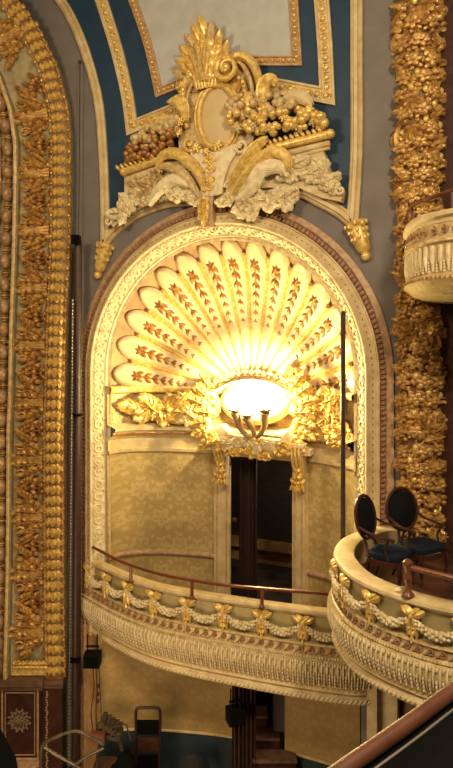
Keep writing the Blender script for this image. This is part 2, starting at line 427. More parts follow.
# cornice above the wallpaper, and dado rail
m=nsweep([(0,-2.16),(.05,-2.16),(.06,-2.10),(.03,-2.08),(.03,-1.88),(.06,-1.86),(.10,-1.80),(.13,-1.80),(.15,-1.72),(.20,-1.70),(.21,-1.64),(.05,-1.58),(0,-1.55)],48)
S(m.build('trim_9',CREAM))
def NPT(t,z,d): return V((*plan(t,d),z))
m=MB()
for i in range(150):
    t=(i+.5)/150
    p=NPT(t,-1.765,.15); m.ball(p,(.018,.018,.028),None,5,4)
S(m.build('trim_10',GOLDD))
dadoZ=-4.28
for (t0,t1,nm) in ((0,niche_hit(214,560)[0],'trim_11'),(niche_hit(309,560)[0],1,'trim_12')):
    m=nsweep([(0,dadoZ-.06),(.05,dadoZ-.04),(.06,dadoZ),(.03,dadoZ+.04),(0,dadoZ+.05)],20,t0,t1); S(m.build(nm,TANB))
# attic strip between cornice and shell
m=nsweep([(0,-1.6),(0,-.95),(.05,-.93),(.05,-.80),(0,-.78)],48); S(m.build('trim_13',CREAMG))
m=nsweep([(.05,-.94),(.10,-.92),(.12,-.86),(.10,-.80),(.05,-.78)],48); S(m.build('trim_14',GOLD))
# ------------------------------------------------------------------ SHELL
FZ=-.86
RIMR=AR-.47
foc=V((NC+.10,ND+.05,-1.02))
def rim(a):
    # semicircle rim standing on the springing line
    x=AX+RIMR*cos(a); z=AZ+RIMR*sin(a)
    if a<.0 or a>PI: pass
    return V((x,.10,z-.36*(1-sin(a))**1.5))
def dome(a,s,h=0.0):
    R=rim(a); x=foc.x+(R.x-foc.x)*s; z=foc.z+(R.z-foc.z)*s; y=.10+(foc.y-.10)*math.sqrt(max(0,1-s*s))**.95
    p=V((x,y,z)); c=V((AX,-.6,FZ+.3)); n=(c-p).normalized(); return p+n*h
shell=T('shell_canopy','large fluted scallop shell half dome filling the top of the arched niche','shell ornament',(NC,.5,FZ))
m=MB(); m.grid([[dome(PI*i/90,sin(PI/2*j/30),-.035) for j in range(31)] for i in range(91)])
m.build('dome_ground',OLD,shell)
NL=15
for k in range(NL):
    ac=PI*(k+.5)/NL; hw=PI/NL*.5*.86
    m=MB(); rows=[]; s0,s1=.05,.985
    ns=30
    for i in range(ns+1):
        s=s0+(s1-s0)*(1-(1-i/ns)**1.7)
        w=hw*(1.0+.16*max(0,(s-.7)))
        # round end
        e=(s-(s1-.095))/.095
        if e>0: w*=math.sqrt(max(0,1-e*e))*.999+.001
        row=[]
        for j in range(11):
            q=-1+2*j/10
            hh=(.03+.105*s*math.sqrt(max(0,1-q*q)))*(1 if e<=0 else math.sqrt(max(0,1-e*e))*.7+.3)
            if abs(q)==1: hh=-.01
            row.append(dome(ac+w*q,s,hh))
        rows.append(row)
    m.grid(rows); lb=m.build('shell_flute',SHELL,shell)
    # husk drop on the flute
    m=MB()
    nh=7
    for i in range(nh):
        f=i/(nh-1); s=.885-.36*f; sz=1-.55*f
        def ML(u,v,h,s=s,ac=ac):
            return dome(ac+v/(RIMR*max(s+u/RIMR,.1)),s+u/RIMR,h+.125*s)
        for q in (-1,1):
            m.petal(ML,0,0,PI+q*.8,.15*sz+.02,.05*sz+.006,0,.04*sz+.008,-q*.6)
        m.ball((0,0,.02),(.05*sz,.03*sz,.03*sz),ML,6,4)
        m.petal(ML,.02,0,PI,.13*sz+.03,.035*sz+.006,.01,.04*sz+.01)
        if i==0:
            for q in (-.9,0,.9): m.petal(ML,-.03,0,q,.12,.045,0,.05)
    m.build('husk_drop',GOLDD,lb)
for k in range(NL+1):
    ac=PI*k/NL; hw=PI/NL*.5*.42
    m=MB(); rows=[]
    for i in range(21):
        s=.06+.845*i/20; row=[]
        for q,hh in ((-1,.0),(-.8,.055),(-.35,.03),(0,.085),(.35,.03),(.8,.055),(1,.0)):
            row.append(dome(ac+hw*q*(1 if 0<k<NL else .6),s,hh*(.3+.7*s)))
        rows.append(row)
    e=[dome(ac,.908,.0)]*7; rows.append(e)
    m.grid(rows); m.build('gilded_fillet',GOLD,shell)
# ------------------------------------------------------------------ upper wall: blue panels, ribs, frames
def Wpoly(pts): return [wp(x,y) for x,y in pts]
ribL=[(58,-4),(70,14),(82,40),(92,70),(100,105),(104,150),(106,200),(106,243)]
arcL=[(106,243),(116,231),(132,218),(150,209),(175,202),(212,200)]
arcR=[(212,200),(270,192),(300,192),(322,202),(340,212),(352,222)]
ribR=[(353,222),(357,150),(357,60),(357,-4)]
def ss(p): return smooth([(a,b) for a,b in p],5)
blue=ss(ribL)+ss(arcL)[1:]+ss(arcR)[1:]+ss(ribR)[1:]
m=MB(); m.prism(MW,Wpoly(blue),0.0,.02); S(m.build('wall_panel_blue',BLUE))
innerL=[(127,-4),(137,18),(146,45),(153,75),(157,97)]
inner=ss(innerL)+[(186,84),(212,72),(250,66),(300,66)]+[(297,-4)]
m=MB(); m.prism(MW,Wpoly(inner),0.02,.035); S(m.build('wall_panel_grey',PANEL))
def mold(px,prof,mt,name,closed=False,h0=0.0):
    """sweep a wall moulding along pixel path on the wall plane; profile (across m, height m)"""
    P=[wp(x,y) for x,y in px]; n=len(P); rows=[]
    for i,(u,v) in enumerate(P):
        def dr(a,b):
            d=(b[0]-a[0],b[1]-a[1]); l=math.hypot(*d) or 1; return (d[0]/l,d[1]/l)
        d1=dr(P[i-1],P[i]) if i>0 else dr(P[i],P[i+1]); d2=dr(P[i],P[i+1]) if i<n-1 else d1
        n1=(-d1[1],d1[0]); n2=(-d2[1],d2[0]); nn=(n1[0]+n2[0],n1[1]+n2[1]); l=math.hypot(*nn); nn=(nn[0]/l,nn[1]/l)
        c=max(.4,nn[0]*n1[0]+nn[1]*n1[1]); rows.append([MW(u+nn[0]*a/c,v+nn[1]*a/c,h0+h) for a,h in prof])
    m=MB(); m.grid(rows); return m
def along(px,step):
    """points every step metres on the wall with direction angle"""
    P=[wp(x,y) for x,y in px]; out=[]; acc=step/2; 
    for a,b in zip(P,P[1:]):
        l=math.hypot(b[0]-a[0],b[1]-a[1]); t=acc
        while t<l: out.append((a[0]+(b[0]-a[0])*t/l,a[1]+(b[1]-a[1])*t/l,math.atan2(b[1]-a[1],b[0]-a[0]))); t+=step
        acc=t-l
    return out
ribprof=[(-.10,0),(-.10,.06),(-.07,.09),(-.045,.07),(-.03,.12),(.03,.12),(.045,.07),(.07,.09),(.10,.06),(.10,0)]
for i,pth in enumerate((ss(ribL),ss(ribR),ss(arcL),ss(arcR))):
    mm=mold(pth,ribprof,CREAM,''); S(mm.build('trim_%d'%(15+i),CREAM))
frA=[(101,-4),(112,30),(121,62),(129,98),(133,128)]
frameA=ss(frA)+[(183,108)]
frameA2=[(262,84),(328,97),(326,50),(322,-4)]
frameB=ss([(132,-4),(141,20),(150,48),(157,78),(160,93)])+[(188,82)]
frameB2=[(250,62),(298,62),(294,-4)]
def frame(px,w,name,unit,bigs):
    o=MB()
    mm=mold(px,[(-w,0),(-w,.05),(-w*.72,.055),(-w*.6,.03),(w*.6,.03),(w*.72,.055),(w,.05),(w,0)],CREAM,'',h0=.02)
    return mm
n_=19
for nm,px,w,st in (('gilt egg border frame outer left',frameA,.13,.17),('x',frameA2,.13,.17),('y',frameB,.085,.105),('z',frameB2,.085,.105)):
    big=w>.1
    S(frame(px,w,'',0,0).build('trim_%d'%n_,CREAM if big else TANB)); n_+=1
    m=MB()
    for u,v,a in along(px,st):
        m.ball((u,v,.055),(st*.33,w*.42,.045),MW,8,5,rot=a)
        if big:
            m.scroll(MW,u,v,w*.52,.9,a+.4,1,.011,.06,.0,False)
        m.ball((u+st*.5*cos(a),v+st*.5*sin(a),.05),(st*.09,w*.5,.035),MW,6,4,rot=a)
    S(m.build('trim_%d'%n_,GOLD)); n_+=1
# ------------------------------------------------------------------ torch finials at rib feet
def torch(x0,y0,x1,y1,label):
    a=W3(x0,y0,.05); b=W3(x1,y1,.05)
    A=MW(*a); B=MW(*b); ax=(B-A); L=ax.length; Z=ax.normalized(); X=V((0,-1,0)).cross(Z).normalized(); Y=Z.cross(X)
    t=T('torch_finial',label,'finial',tuple(B),'gilded torch finials at the feet of the ribs')
    m=MB(); m.lathe(A,[(0,-.06),(.16,-.05),(.19,0),(.16,.04),(.145,.08),(.15,.12),(.12,L*.75),(.09,L*.86),(.05,L*.9)],14,(X,Y,Z)); m.build('torch_body',GOLD,t)
    m=MB(); m.ball(tuple(B),(.085,.085,.085),None,12,8); m.build('ball',GOLD,t)
    m=MB()
    for k in range(9):
        aa=2*PI*k/9
        for s_,ra in ((.0,.18),(.2,.15),(.42,.135)):
            c=A+Z*(s_*L+.03*(k%2))+(X*cos(aa)+Y*sin(aa))*ra; m.ball(tuple(c),(.035,.035,.045),None,6,4)
    m.build('leaf_collar',GOLD,t)
torch(106,246,98,275,'gilded torch finial below the left foot of the curved rib')
torch(356,225,366,256,'gilded torch finial below the foot of the straight right rib')
# ------------------------------------------------------------------ CREST
px=.0188
cr=T('crest','large gilded cartouche crest with shell top and fruit above the arch','crest',MW(*W3(212,200,.1)))
def L3(pts,h): return [W3(x,y,h if len(q)<1 else q[0]) for x,y,*q in pts]
def ell(cx,cy,rx,ry,n=40): return [(cx+rx*cos(2*PI*i/n),cy+ry*sin(2*PI*i/n)) for i in range(n)]
# backing body
m=MB(); m.prism(MW,Wpoly([(183,150),(181,115),(184,88),(193,72),(205,64),(222,58),(240,58),(252,70),(259,92),(262,120),(255,150),(240,165),(232,196),(203,198),(197,168)]),.02,.16); m.build('backing',CREAMG,cr)
for side in (0,1):
    if side==0: poly=[(125,172),(150,164),(185,152),(204,170),(206,198),(180,200),(152,207),(132,217),(119,229),(113,224),(124,212),(130,198),(130,180)]
    else: poly=[(228,160),(275,148),(328,136),(326,150),(330,166),(337,182),(346,192),(344,204),(324,200),(302,190),(270,190),(232,197)]
    m=MB(); m.prism(MW,Wpoly(poly),.02,.20); m.build('pediment_block',CREAM,cr)
    a,b=((124,172),(182,152)) if side==0 else ((268,149),(330,134))
    m=MB(); m.line(MW,L3([a,((a[0]+b[0])/2,(a[1]+b[1])/2),b],.25),.075,10)
    for u,v,an in along([a,b],.1): m.ball((u,v,.27),(.04,.075,.07),MW,6,5,rot=an+.5)
    m.ball(W3(a[0],a[1],.25) if side==0 else W3(b[0],b[1],.25),(.09,.09,.09),MW); m.build('rope_bar',GOLD,cr)
    a2=(a[0]+4,a[1]+9) ; b2=(b[0],b[1]+9)
    m=MB(); m.line(MW,L3([a2,((a2[0]+b2[0])/2,(a2[1]+b2[1])/2),b2],.20),.05,8)
    m.line(MW,L3([(a2[0]+2,a2[1]+5),((a2[0]+b2[0])/2,(a2[1]+b2[1])/2+5),(b2[0],b2[1]+5)],.20),.03,8); m.build('cornice_band',CREAM,cr)
    c=(115,223) if side==0 else (344,193)
    m=MB(); uv=wp(*c); m.scroll(MW,uv[0],uv[1],.10,1.2,PI/2,1 if side else -1,.035,.22,.03); m.build('volute',WHITE,cr)
# oval plaque
m=MB(); rows=[]
for i in range(9):
    t=i/8
    rows.append([MW(*W3(218+17*t*cos(2*PI*k/36),117+30*t*sin(2*PI*k/36),.24-.05*t*t)) for k in range(36)])
m.grid(rows,cv=True); m.build('plaque',mat('plaque_stone',(.62,.47,.25),(.56,.41,.20),3,.6),cr)
m=MB(); pts=[MW(*W3(*q,.22)) for q in ell(218,117,19,32,48)]; m.tube(pts+[pts[0]],.05,8,cap=False)
pts=[MW(*W3(*q,.18)) for q in ell(218,117,22.5,35,48)]; m.tube(pts+[pts[0]],.035,8,cap=False); m.build('plaque_frame',GOLD,cr)
def strap(pts,r,mt=GOLD,name='strap',h=.24,flat=.6):
    m=MB(); m.line(MW,L3(pts,h),[q*px for q in r],9); return m.build(name,mt,cr)
strap([(187,128),(182,108),(183,90),(190,77),(200,71),(206,77)],[2.4,3.6,4.2,4.2,3.4,1.8])
strap([(190,118),(187,102),(190,88),(196,80)],[1.4,1.8,1.8,1.2],CREAMG,'strap')
strap([(224,70),(230,59),(243,56),(254,66),(260,86),(260,114)],[3,4.2,4.6,4.4,3.8,2.4],GOLD,'strap',.29)
strap([(228,66),(238,62),(246,70),(251,84),(253,100)],[1.6,2.2,2.4,2.2,1.2],CREAMG,'strap',.24)
u,v=wp(235,75); m=MB(); m.scroll(MW,u,v,13*px,1.6,PI*.65,1,3.0*px,.33,.07); m.build('volute',GOLD,cr)
u,v=wp(198,78); m=MB(); m.scroll(MW,u,v,6*px,1.2,PI*.3,-1,1.8*px,.26,.04); m.build('volute',GOLD,cr)
# shell top
for k,(tx,ty,w_) in enumerate(((184,78,8),(243,74,8),(187,66,8),(240,62,8),(192,55,8),(234,52,8),(198,45,8),(227,43,8),(205,37,8),(219,36,8),(212,30,9))):
    u,v=wp(213+(tx-213)*.30,88); u1,v1=wp(tx,ty); an=math.atan2(v1-v,u1-u); L=math.hypot(u1-u,v1-v); sg=1 if tx<213 else (-1 if tx>213 else 0)
    m=MB(); m.leaf(MW,u,v,an-sg*.25,L*1.02,w_*px*1.0,.12,6,.19+.012*k,.9,16,bend=sg*.5)
    m.petal(MW,u,v,an-sg*.25,L*.98,w_*px*.55,.20+.014*k,.09,sg*.5,10)
    m.build('acanthus_leaf',GOLD if k%3 else CREAMG,cr)
m=MB(); sil=[]
for k in range(61):
    a=k/60; sx=180+66*a; b=abs(2*a-1); sy=29+60*b**1.7-3*abs(sin(a*PI*9))+1; sil.append((sx,sy))
m.prism(MW,Wpoly(sil+[(243,96),(183,96)]),.10,.19); m.build('shell_ground',GOLDC,cr)
m=MB()
for q in range(-3,4): m.petal(MW,wp(213+q*3.0,94)[0],wp(213,94)[1],PI/2-q*.05,24*px,.06,.30-.01*abs(q),.06,-q*.10,8)
m.build('fluted_throat',GOLD,cr)
# shield under the plaque
m=MB(); m.prism(MW,Wpoly([(199,150),(218,156),(240,148),(246,150),(236,166),(230,182),(228,197),(212,200),(207,194),(206,178),(196,160)]),.1,.26); m.build('shield',WHITE,cr)
m=MB()
for i,y in enumerate((160,170,180,188)):
    u,v=wp(216,y)
    for q in (-1,0,1): m.leaf(MW,u,v,-PI/2+q*.9,(9-i)*px,2.4*px,.03,2,.265,.4,6)
m.build('leaf_drop',GOLD,cr)
for x,y,r in ((203,152,6),(224,150,6),(213,156,4.5)):
    u,v=wp(x,y); m=MB(); m.rosette(MW,u,v,r*px,.28,6); m.build('rosette',GOLD,cr)
def sc(x,y,r,turns,a0,hand,tr,mt=GOLD,h=.24):
    u,v=wp(x,y); m=MB(); m.scroll(MW,u,v,r*px,turns,a0,hand,tr*px,h,.05); m.build('volute',mt,cr)
sc(196,148,8,1.3,0,-1,2.2); sc(247,150,7,1.3,PI,1,2,WHITE); sc(182,186,10,1.4,PI/2,-1,2.6,WHITE,.22); sc(262,180,13,1.4,PI/2,1,2.8,WHITE,.22); sc(192,175,5,1.2,0,1,1.6,WHITE,.24)
sc(236,190,6,1.3,PI,-1,1.8,WHITE,.26)
# big plumes
def plume(pts,w,mt,n=9,name='plume',h=.28):
    m=MB(); P=smooth([W3(x,y,h+q) for x,y,q in pts],6); 
    for k in range(n):
        off=(k/(n-1)-.5)*2
        Q=[]
        for i,p in enumerate(P):
            t=i/(len(P)-1); d=P[min(i+1,len(P)-1)]; e=P[max(i-1,0)]; l=math.hypot(d[0]-e[0],d[1]-e[1]) or 1
            nx,nz=-(d[1]-e[1])/l,(d[0]-e[0])/l; ww=w*px*sin(PI*(.12+.8*t))*(1 if off>0 else .8)
            Q.append(MW(p[0]+nx*off*ww,p[1]+nz*off*ww,p[2]+.05*(1-off*off)))
        Q=Q[:max(4,int(len(Q)*(1-.12*abs(off)*random.random())))]
        m.tube(Q,[.012+.020*sin(PI*i/(len(Q)-1)) for i in range(len(Q))],6)
    m.build(name,mt,cr)
plume([(204,192,0),(200,176,.06),(190,162,.1),(176,153,.12),(163,155,.1),(158,166,.06),(161,174,.03)],4.5,GOLD,7)
plume([(200,198,0),(190,182,.04),(178,170,.06),(166,166,.06),(154,170,.05)],4.5,CREAMG,7)
plume([(232,196,0),(243,178,.06),(258,160,.10),(274,152,.13),(286,158,.12),(287,170,.08),(281,176,.04)],4.5,GOLD,7)
plume([(236,198,0),(252,182,.04),(268,170,.07),(282,172,.07)],4,CREAMG,7)
plume([(229,190,0),(238,172,.06),(250,154,.1),(262,142,.1),(269,138,.08)],5,GOLD,7)
plume([(257,112,0),(262,100,.06),(264,86,.10),(270,79,.14),(279,82,.10)],6,GOLD)
plume([(252,118,0),(250,104,.05),(246,92,.06)],5,GOLD)
plume([(283,108,0),(290,98,.08),(302,98,.1),(313,108,.06)],6,CREAM)
plume([(186,122,0),(184,108,.06),(178,100,.1),(168,103,.08)],6,GOLD)
plume([(180,136,0),(172,124,.06),(158,120,.1),(146,126,.08)],6,GOLD)
plume([(150,206,0),(160,190,.05),(176,180,.06),(190,188,.05)],6,WHITE)
plume([(236,200,0),(250,190,.05),(262,170,.09),(280,168,.1),(288,178,.05)],7,WHITE)
# fruit
def fruit(name,mt,boxp,n,r0,r1,seed,h=.24):
    rnd=random.Random(seed); m=MB(); (ax_,ay),(bx,by),wd=boxp
    for i in range(n):
        t=rnd.random(); w=(rnd.random()*2-1); x=ax_+(bx-ax_)*t; y=ay+(by-ay)*t+w*wd*(sin(PI*(.15+.75*t)))
        r=(r0+(r1-r0)*rnd.random())*px; u,v=wp(x,y); m.ball((u,v,h+.16*(1-w*w)+rnd.random()*.05),(r,r,r),MW,8,6)
    return m.build(name,mt,cr)
fruit('grape_cluster',GOLDD,((137,158),(184,136),15),80,2.8,4.4,3)
fruit('grape_cluster',CREAMG,((146,148),(188,128),12),50,2.8,4.4,4,.28)
fruit('fruit_cluster',GOLD,((238,124),(330,126),15),80,2.8,4.8,5)
fruit('fruit_cluster',CREAMG,((238,112),(302,114),14),36,2.8,4.6,6,.27)
rr=random.Random(9)
for x,y,r in ((252,120,6),(266,110,7),(281,120,6.5),(296,112,7),(309,122,6.5),(320,128,5.5),(246,134,5.5),(262,132,6),(277,134,5.5),(302,132,5)):
    u,v=wp(x,y); m=MB(); m.rosette(MW,u,v,r*px,.36,6,None,rr.random()*3); m.build('carved_flower',CREAMG,cr)
for x,y,r in ((291,124,5),(316,117,5),(272,123,5),(257,106,4.5),(190,128,5),(193,108,4.5),(191,92,4)):
    u,v=wp(x,y); m=MB(); m.rosette(MW,u,v,r*px,.38,6,None,rr.random()*3); m.build('gilt_flower',GOLD,cr)
for side in (0,1):
    m=MB(); m.line(MW,[(*wp(*( (188,90+46*t) if side else (248+3*sin(PI*t),84+52*t) )),.27) for t in (0,.5,1)],.02)
    for i in range(13):
        t=i/12; x,y=((188,90+46*t) if side else (248+3*sin(PI*t),84+52*t)); u,v=wp(x+rr.uniform(-3,3),y)
        m.ball((u,v,.30),(2.6*px*rr.uniform(.7,1.2),2.2*px,2.2*px),MW,7,5,rot=rr.random()*3)
    m.build('berry_string',GOLD,cr)
# foliage on the pediment blocks
def foliage(parent,M,pts,n,Ls,mt,seed,h,name='foliage',spread=6,conv=wp,W=.36,lob=4,scale=px,anc=None):
    rnd=random.Random(seed); Q=smooth([(a,b) for a,b in pts],8); m=MB()
    for i in range(n):
        x,y=Q[int(rnd.random()*(len(Q)-1))]; x+=rnd.uniform(-spread,spread); y+=rnd.uniform(-spread,spread); u,v=conv(x,y)
        L=rnd.uniform(*Ls)*scale; an=rnd.random()*2*PI if anc is None else anc+rnd.uniform(-1,1)
        m.leaf(M,u-L*.4*cos(an),v-L*.4*sin(an),an,L,L*W,L*.28,lob,h+rnd.random()*.06,.7,10)
    return m.build(name,mt,parent)
foliage(cr,MW,[(128,214),(145,203),(165,196),(190,196),(204,198)],30,(13,20),WHITE,21,.2,spread=5)
foliage(cr,MW,[(136,186),(150,190),(145,200),(165,182)],22,(10,15),CREAMG,22,.2,spread=5)
foliage(cr,MW,[(236,202),(255,208),(280,204),(296,196)],28,(13,21),WHITE,23,.2,spread=5)
foliage(cr,MW,[(286,176),(305,172),(320,176),(334,190)],32,(12,17),WHITE,24,.2,spread=6)
foliage(cr,MW,[(245,192),(262,180),(280,170)],16,(11,16),WHITE,25,.22,spread=5)
# keystone
m=MB(); m.prism(MW,Wpoly([(202,197),(219,197),(218,212),(219,229),(206,229),(203,212)]),.0,.24); m.build('keystone',TANB,cr)
m=MB(); u,v=wp(210,197); m.leaf(MW,u,v,-PI/2,31*px,7*px,.10,5,.24,.5,18)
for q in (-1,1):
    for i in range(3):
        u,v=wp(210,201+i*7); m.leaf(MW,u,v,-PI/2+q*.6,9*px,2.6*px,.04,2,.28,.5,8)
m.build('keystone_leaf',GOLD,cr)
# ------------------------------------------------------------------ SCONCE and door-head ornament
SY=.55
def MWs(Y): return lambda u,v,h: V((u,Y-h,v))
MD=MWs(.85)
def w8(x,y,Y=.85): return wp(x,y,Y)
dh=T('overdoor_ornament','pale plaster cartouche with little crown and gilt swags over the niche doorway','overdoor ornament',onY(255,440,.85))
pd=12.9/FPX
m=MB(); rows=[]; 
for i in range(8):
    t=i/7; rows.append([V((*( (lambda p:(p[0],.95-.22*math.sqrt(max(0,1-t*t)),p[1]))(w8(255+37*t*cos(2*PI*k/32),401+25*t*sin(2*PI*k/32))) ),)) for k in range(32)])
m.grid(rows,cv=True); m.build('oval_boss',WHITE,dh)
m=MB()
for i in range(13):
    a=(i-6)/6; x=255+34*a; y=386-9*(1-a*a); u,v=w8(x,y)
    m.leaf(MD,u,v,PI/2-a*.5,(8+4*(i%2))*pd,2.2*pd,.03,2,.18,.5,8)
m.line(MD,[(*w8(x,y),.2) for x,y in ((219,390),(236,382),(255,379),(274,382),(291,390))],.035,8)
m.build('crown',CREAMG,dh)
m=MB()
for sg in (-1,1):
    for i in range(7):
        u,v=w8(255+sg*(40+3*(i%3)),388+i*8); m.leaf(MD,u,v,(0 if sg>0 else PI)+sg*(.9-i*.28),(17+rr.random()*5)*pd,5*pd,.07,4,.15,.6,10)
m.build('side_leaves',GOLD,dh)
m=MB()
pl=[w8(*q) for q in ((200,441),(222,428),(240,438),(255,424),(272,438),(292,428),(314,447),(314,452),(200,447))]
pl=[w8(*q) for q in ((203,442),(224,424),(232,434),(282,440),(290,430),(313,449),(313,455),(203,448))]
m.prism(MD,pl,-.1,.16); m.build('pediment',WHITE,dh)
foliage(dh,MD,[(218,437),(235,446),(255,450),(275,450),(296,446)],34,(8,14),GOLD,31,.2,spread=4,conv=w8,scale=pd,name='swag')
foliage(dh,MD,[(232,440),(255,444),(280,446)],20,(8,12),WHITE,32,.22,spread=4,conv=w8,scale=pd,name='swag')
for x0,yy in ((222,441),(299,446)):
    c=T('corbel','gilded scroll corbel under the %s end of the niche door head'%('left' if x0<250 else 'right'),'corbel',onY(x0,yy+45,.8),'corbels flanking the niche door head')
    m=MB()
    u,v=w8(x0,yy,.85)
    prof=[(0,0),(.30,0),(.31,-.08),(.27,-.2),(.17,-.4),(.11,-.6),(.13,-.72),(.17,-.78),(.12,-.86),(0,-.9)]
    w=.13
    rows=[[V((u-w*(1.0-.25*min(1,-z/.8)),.95-d,v+z)),V((u+w*(1.0-.25*min(1,-z/.8)),.95-d,v+z))] for d,z in prof]
    m.grid(rows)
    for sd in (0,1): m.add([r[sd] for r in rows],[tuple(range(len(rows)))])
    m.build('corbel_body',CREAM,c)
    for q in (-.55,0,.55):
        m=MB(); pts=[V((u+q*w,.95-d-.012,v+z)) for d,z in smooth(prof[1:8],4)]; m.tube(pts,.026,6); m.build('flute',GOLD,c)
    m=MB()
    Mc=lambda a,b,h,u=u,v=v: V((u+a,.95-.14-h,v+b))
    for q in (-.8,-.3,.3,.8): m.leaf(Mc,0,-.5,-PI/2+q*.5,.34,.05,.07,3,.03,.8,10)
    m.leaf(Mc,0,-.4,-PI/2,.42,.07,.09,4,.05,.8,12); m.build('acanthus_leaf',GOLD,c)
    m=MB(); m.box((u,.78,v+.03),(.36,.34,.06)); m.box((u,.80,v-.04),(.30,.30,.04)); m.build('abacus',CREAM,c)
scn=T('wall_sconce','three-armed horn shaped sconce glowing brightly above the niche doorway','wall lamp',onY(254,437,.6))
bulbs=[]
for k,(pts) in enumerate(([(252,438),(246,436),(240,428),(237,418),(236,412)],[(253,437),(252,430),(249,422),(247,417)],[(255,438),(260,434),(264,426),(264,418),(265,412)])):
    P=smooth([(*wp(x,y,.55),.0) for x,y in pts],6); nP=len(P)
    m=MB(); q=[V((p[0],.62-.1*(i/nP),p[1])) for i,p in enumerate(P)]
    m.tube(q,[.035+.065*(i/(nP-1))**1.3 for i in range(nP)],12)
    arm=m.build('horn',HORN,scn)
    top=q[-1]
    m=MB(); m.lathe(top,[(.06,0),(.12,.02),(.135,.05),(.11,.06),(0,.05)],14)
    for j in range(10):
        a=2*PI*j/10; m.ball((top.x+.125*cos(a),top.y+.125*sin(a),top.z+.05),(.035,.035,.03),None,6,4)
    m.build('flower_cup',HORN,arm)
    m=MB(); c=top+V((0,0,.13)); m.lathe(c,[(0,-.08),(.03,-.07),(.055,-.03),(.06,.0),(.045,.025),(.02,.035),(0,.037)],14); m.build('bulb',BULB,arm)
    bulbs.append(c)
m=MB(); c=wp(253,440,.6); m.ball((c[0],.66,c[1]),(.12,.09,.1),None,10,8); m.build('back_plate',GOLD,scn)
# gilded foliage either side of the sconce
def niche_map(Yf):
    return lambda u,v,h: V((u,Yf(u)-h,v))
def nY(u):
    q=max(-1,min(1,(u-NC)/NH)); return .05+ND*(1-q*q)**.42
for side,lab in ((0,'gilded acanthus relief on the left ledge under the shell'),(1,'gilded acanthus relief on the right ledge behind the pole')):
    g=T('foliage_relief',lab,'relief',onY(160 if side==0 else 330,430,.7),'gilded foliage under the shell')
    def cv(x,y):
        _,p=niche_hit(x,y); return (p.x,p.z)
    MN=niche_map(nY)
    if side==0:
        foliage(g,MN,[(146,409),(158,408),(174,412),(190,414)],16,(15,24),GOLD,41,.12,spread=5,conv=cv,scale=.0205,name='acanthus_leaf',W=.42,lob=5)
        foliage(g,MN,[(180,400),(195,404),(205,412),(215,402),(205,392)],34,(12,22),GOLD,42,.16,spread=9,conv=cv,scale=.02,name='acanthus_spray',W=.4)
        foliage(g,MN,[(185,420),(200,418),(212,424)],16,(10,16),WHITE,43,.16,spread=6,conv=cv,scale=.02,name='pale_leaves')
        for x,y,r in ((160,412,8),(196,400,8),(178,416,7)):
            u,v=cv(x,y); m=MB(); m.scroll(MN,u,v,r*.02,1.3,0,1,.04,.2,.05); m.build('volute',GOLD,g)
    else:
        foliage(g,MN,[(296,402),(310,396),(325,402),(338,412)],44,(14,24),GOLD,44,.14,spread=10,conv=cv,scale=.018,name='acanthus_spray',W=.4)
        foliage(g,MN,[(300,424),(318,424),(335,430),(346,436)],44,(12,22),GOLD,45,.14,spread=8,conv=cv,scale=.018,name='acanthus_leaf',W=.4)
        foliage(g,MN,[(290,386),(296,378),(300,392)],12,(10,18),GOLD,46,.14,spread=6,conv=cv,scale=.018,name='acanthus_spray')
        for x,y,r in ((312,408,9),(330,420,8),(345,428,6)):
            u,v=cv(x,y); m=MB(); m.scroll(MN,u,v,r*.018,1.3,0,-1,.04,.2,.05); m.build('volute',GOLD,g)
# standing pole in front of the niche
p0=onY(343,315,-.25); m=MB(); m.tube([V((p0.x,p0.y,BOXF)),V((p0.x,p0.y,p0.z))],.042,10); m.lathe((p0.x,p0.y,p0.z),[(.042,0),(.05,.02),(.03,.06),(0,.07)],10)
m.lathe((p0.x,p0.y,BOXF),[(0,.06),(.05,.06),(.16,.03),(.18,0),(0,0)],16)
tag(m.build('pole',PIPE,org=(p0.x,p0.y,BOXF)),'thin dark upright pole standing in front of the right side of the niche','pole')
# ------------------------------------------------------------------ PROSCENIUM
ropeT=[(-14,-14),(-8,0),(8,14),(22,23),(31,31),(49,39),(61,45),(72,50),(85,53),(103,58),(115,60),(140,62),(193,62),(240,61.5),(278,60),(304,58.5),(356,57),(393,56),(426,55),(582,55.5),(672,57)]
stripT=[(-14,-70),(30,-24),(60,-8),(78,1),(95,7),(112,13),(146,18),(193,18),(240,17),(278,16),(330,14),(393,13),(426,11.5),(530,11),(595,10),(676,8)]
beadT=[(-14,-84),(60,-20),(78,-7),(95,1),(116,5),(137,9.5),(182,10),(205,9),(275,7),(322,6),(393,4),(416,4),(530,3),(582,2),(672,0)]
pros=T('proscenium_arch','gilded acanthus proscenium arch band rising along the left edge','proscenium arch',MP(*pp(35,674),0))
def pl_path(tab,y0,y1,st):
    ys=[]; y=y0
    while y<=y1+1e-6: ys.append(y); y+=st
    return [(interp(tab,y),y) for y in ys]
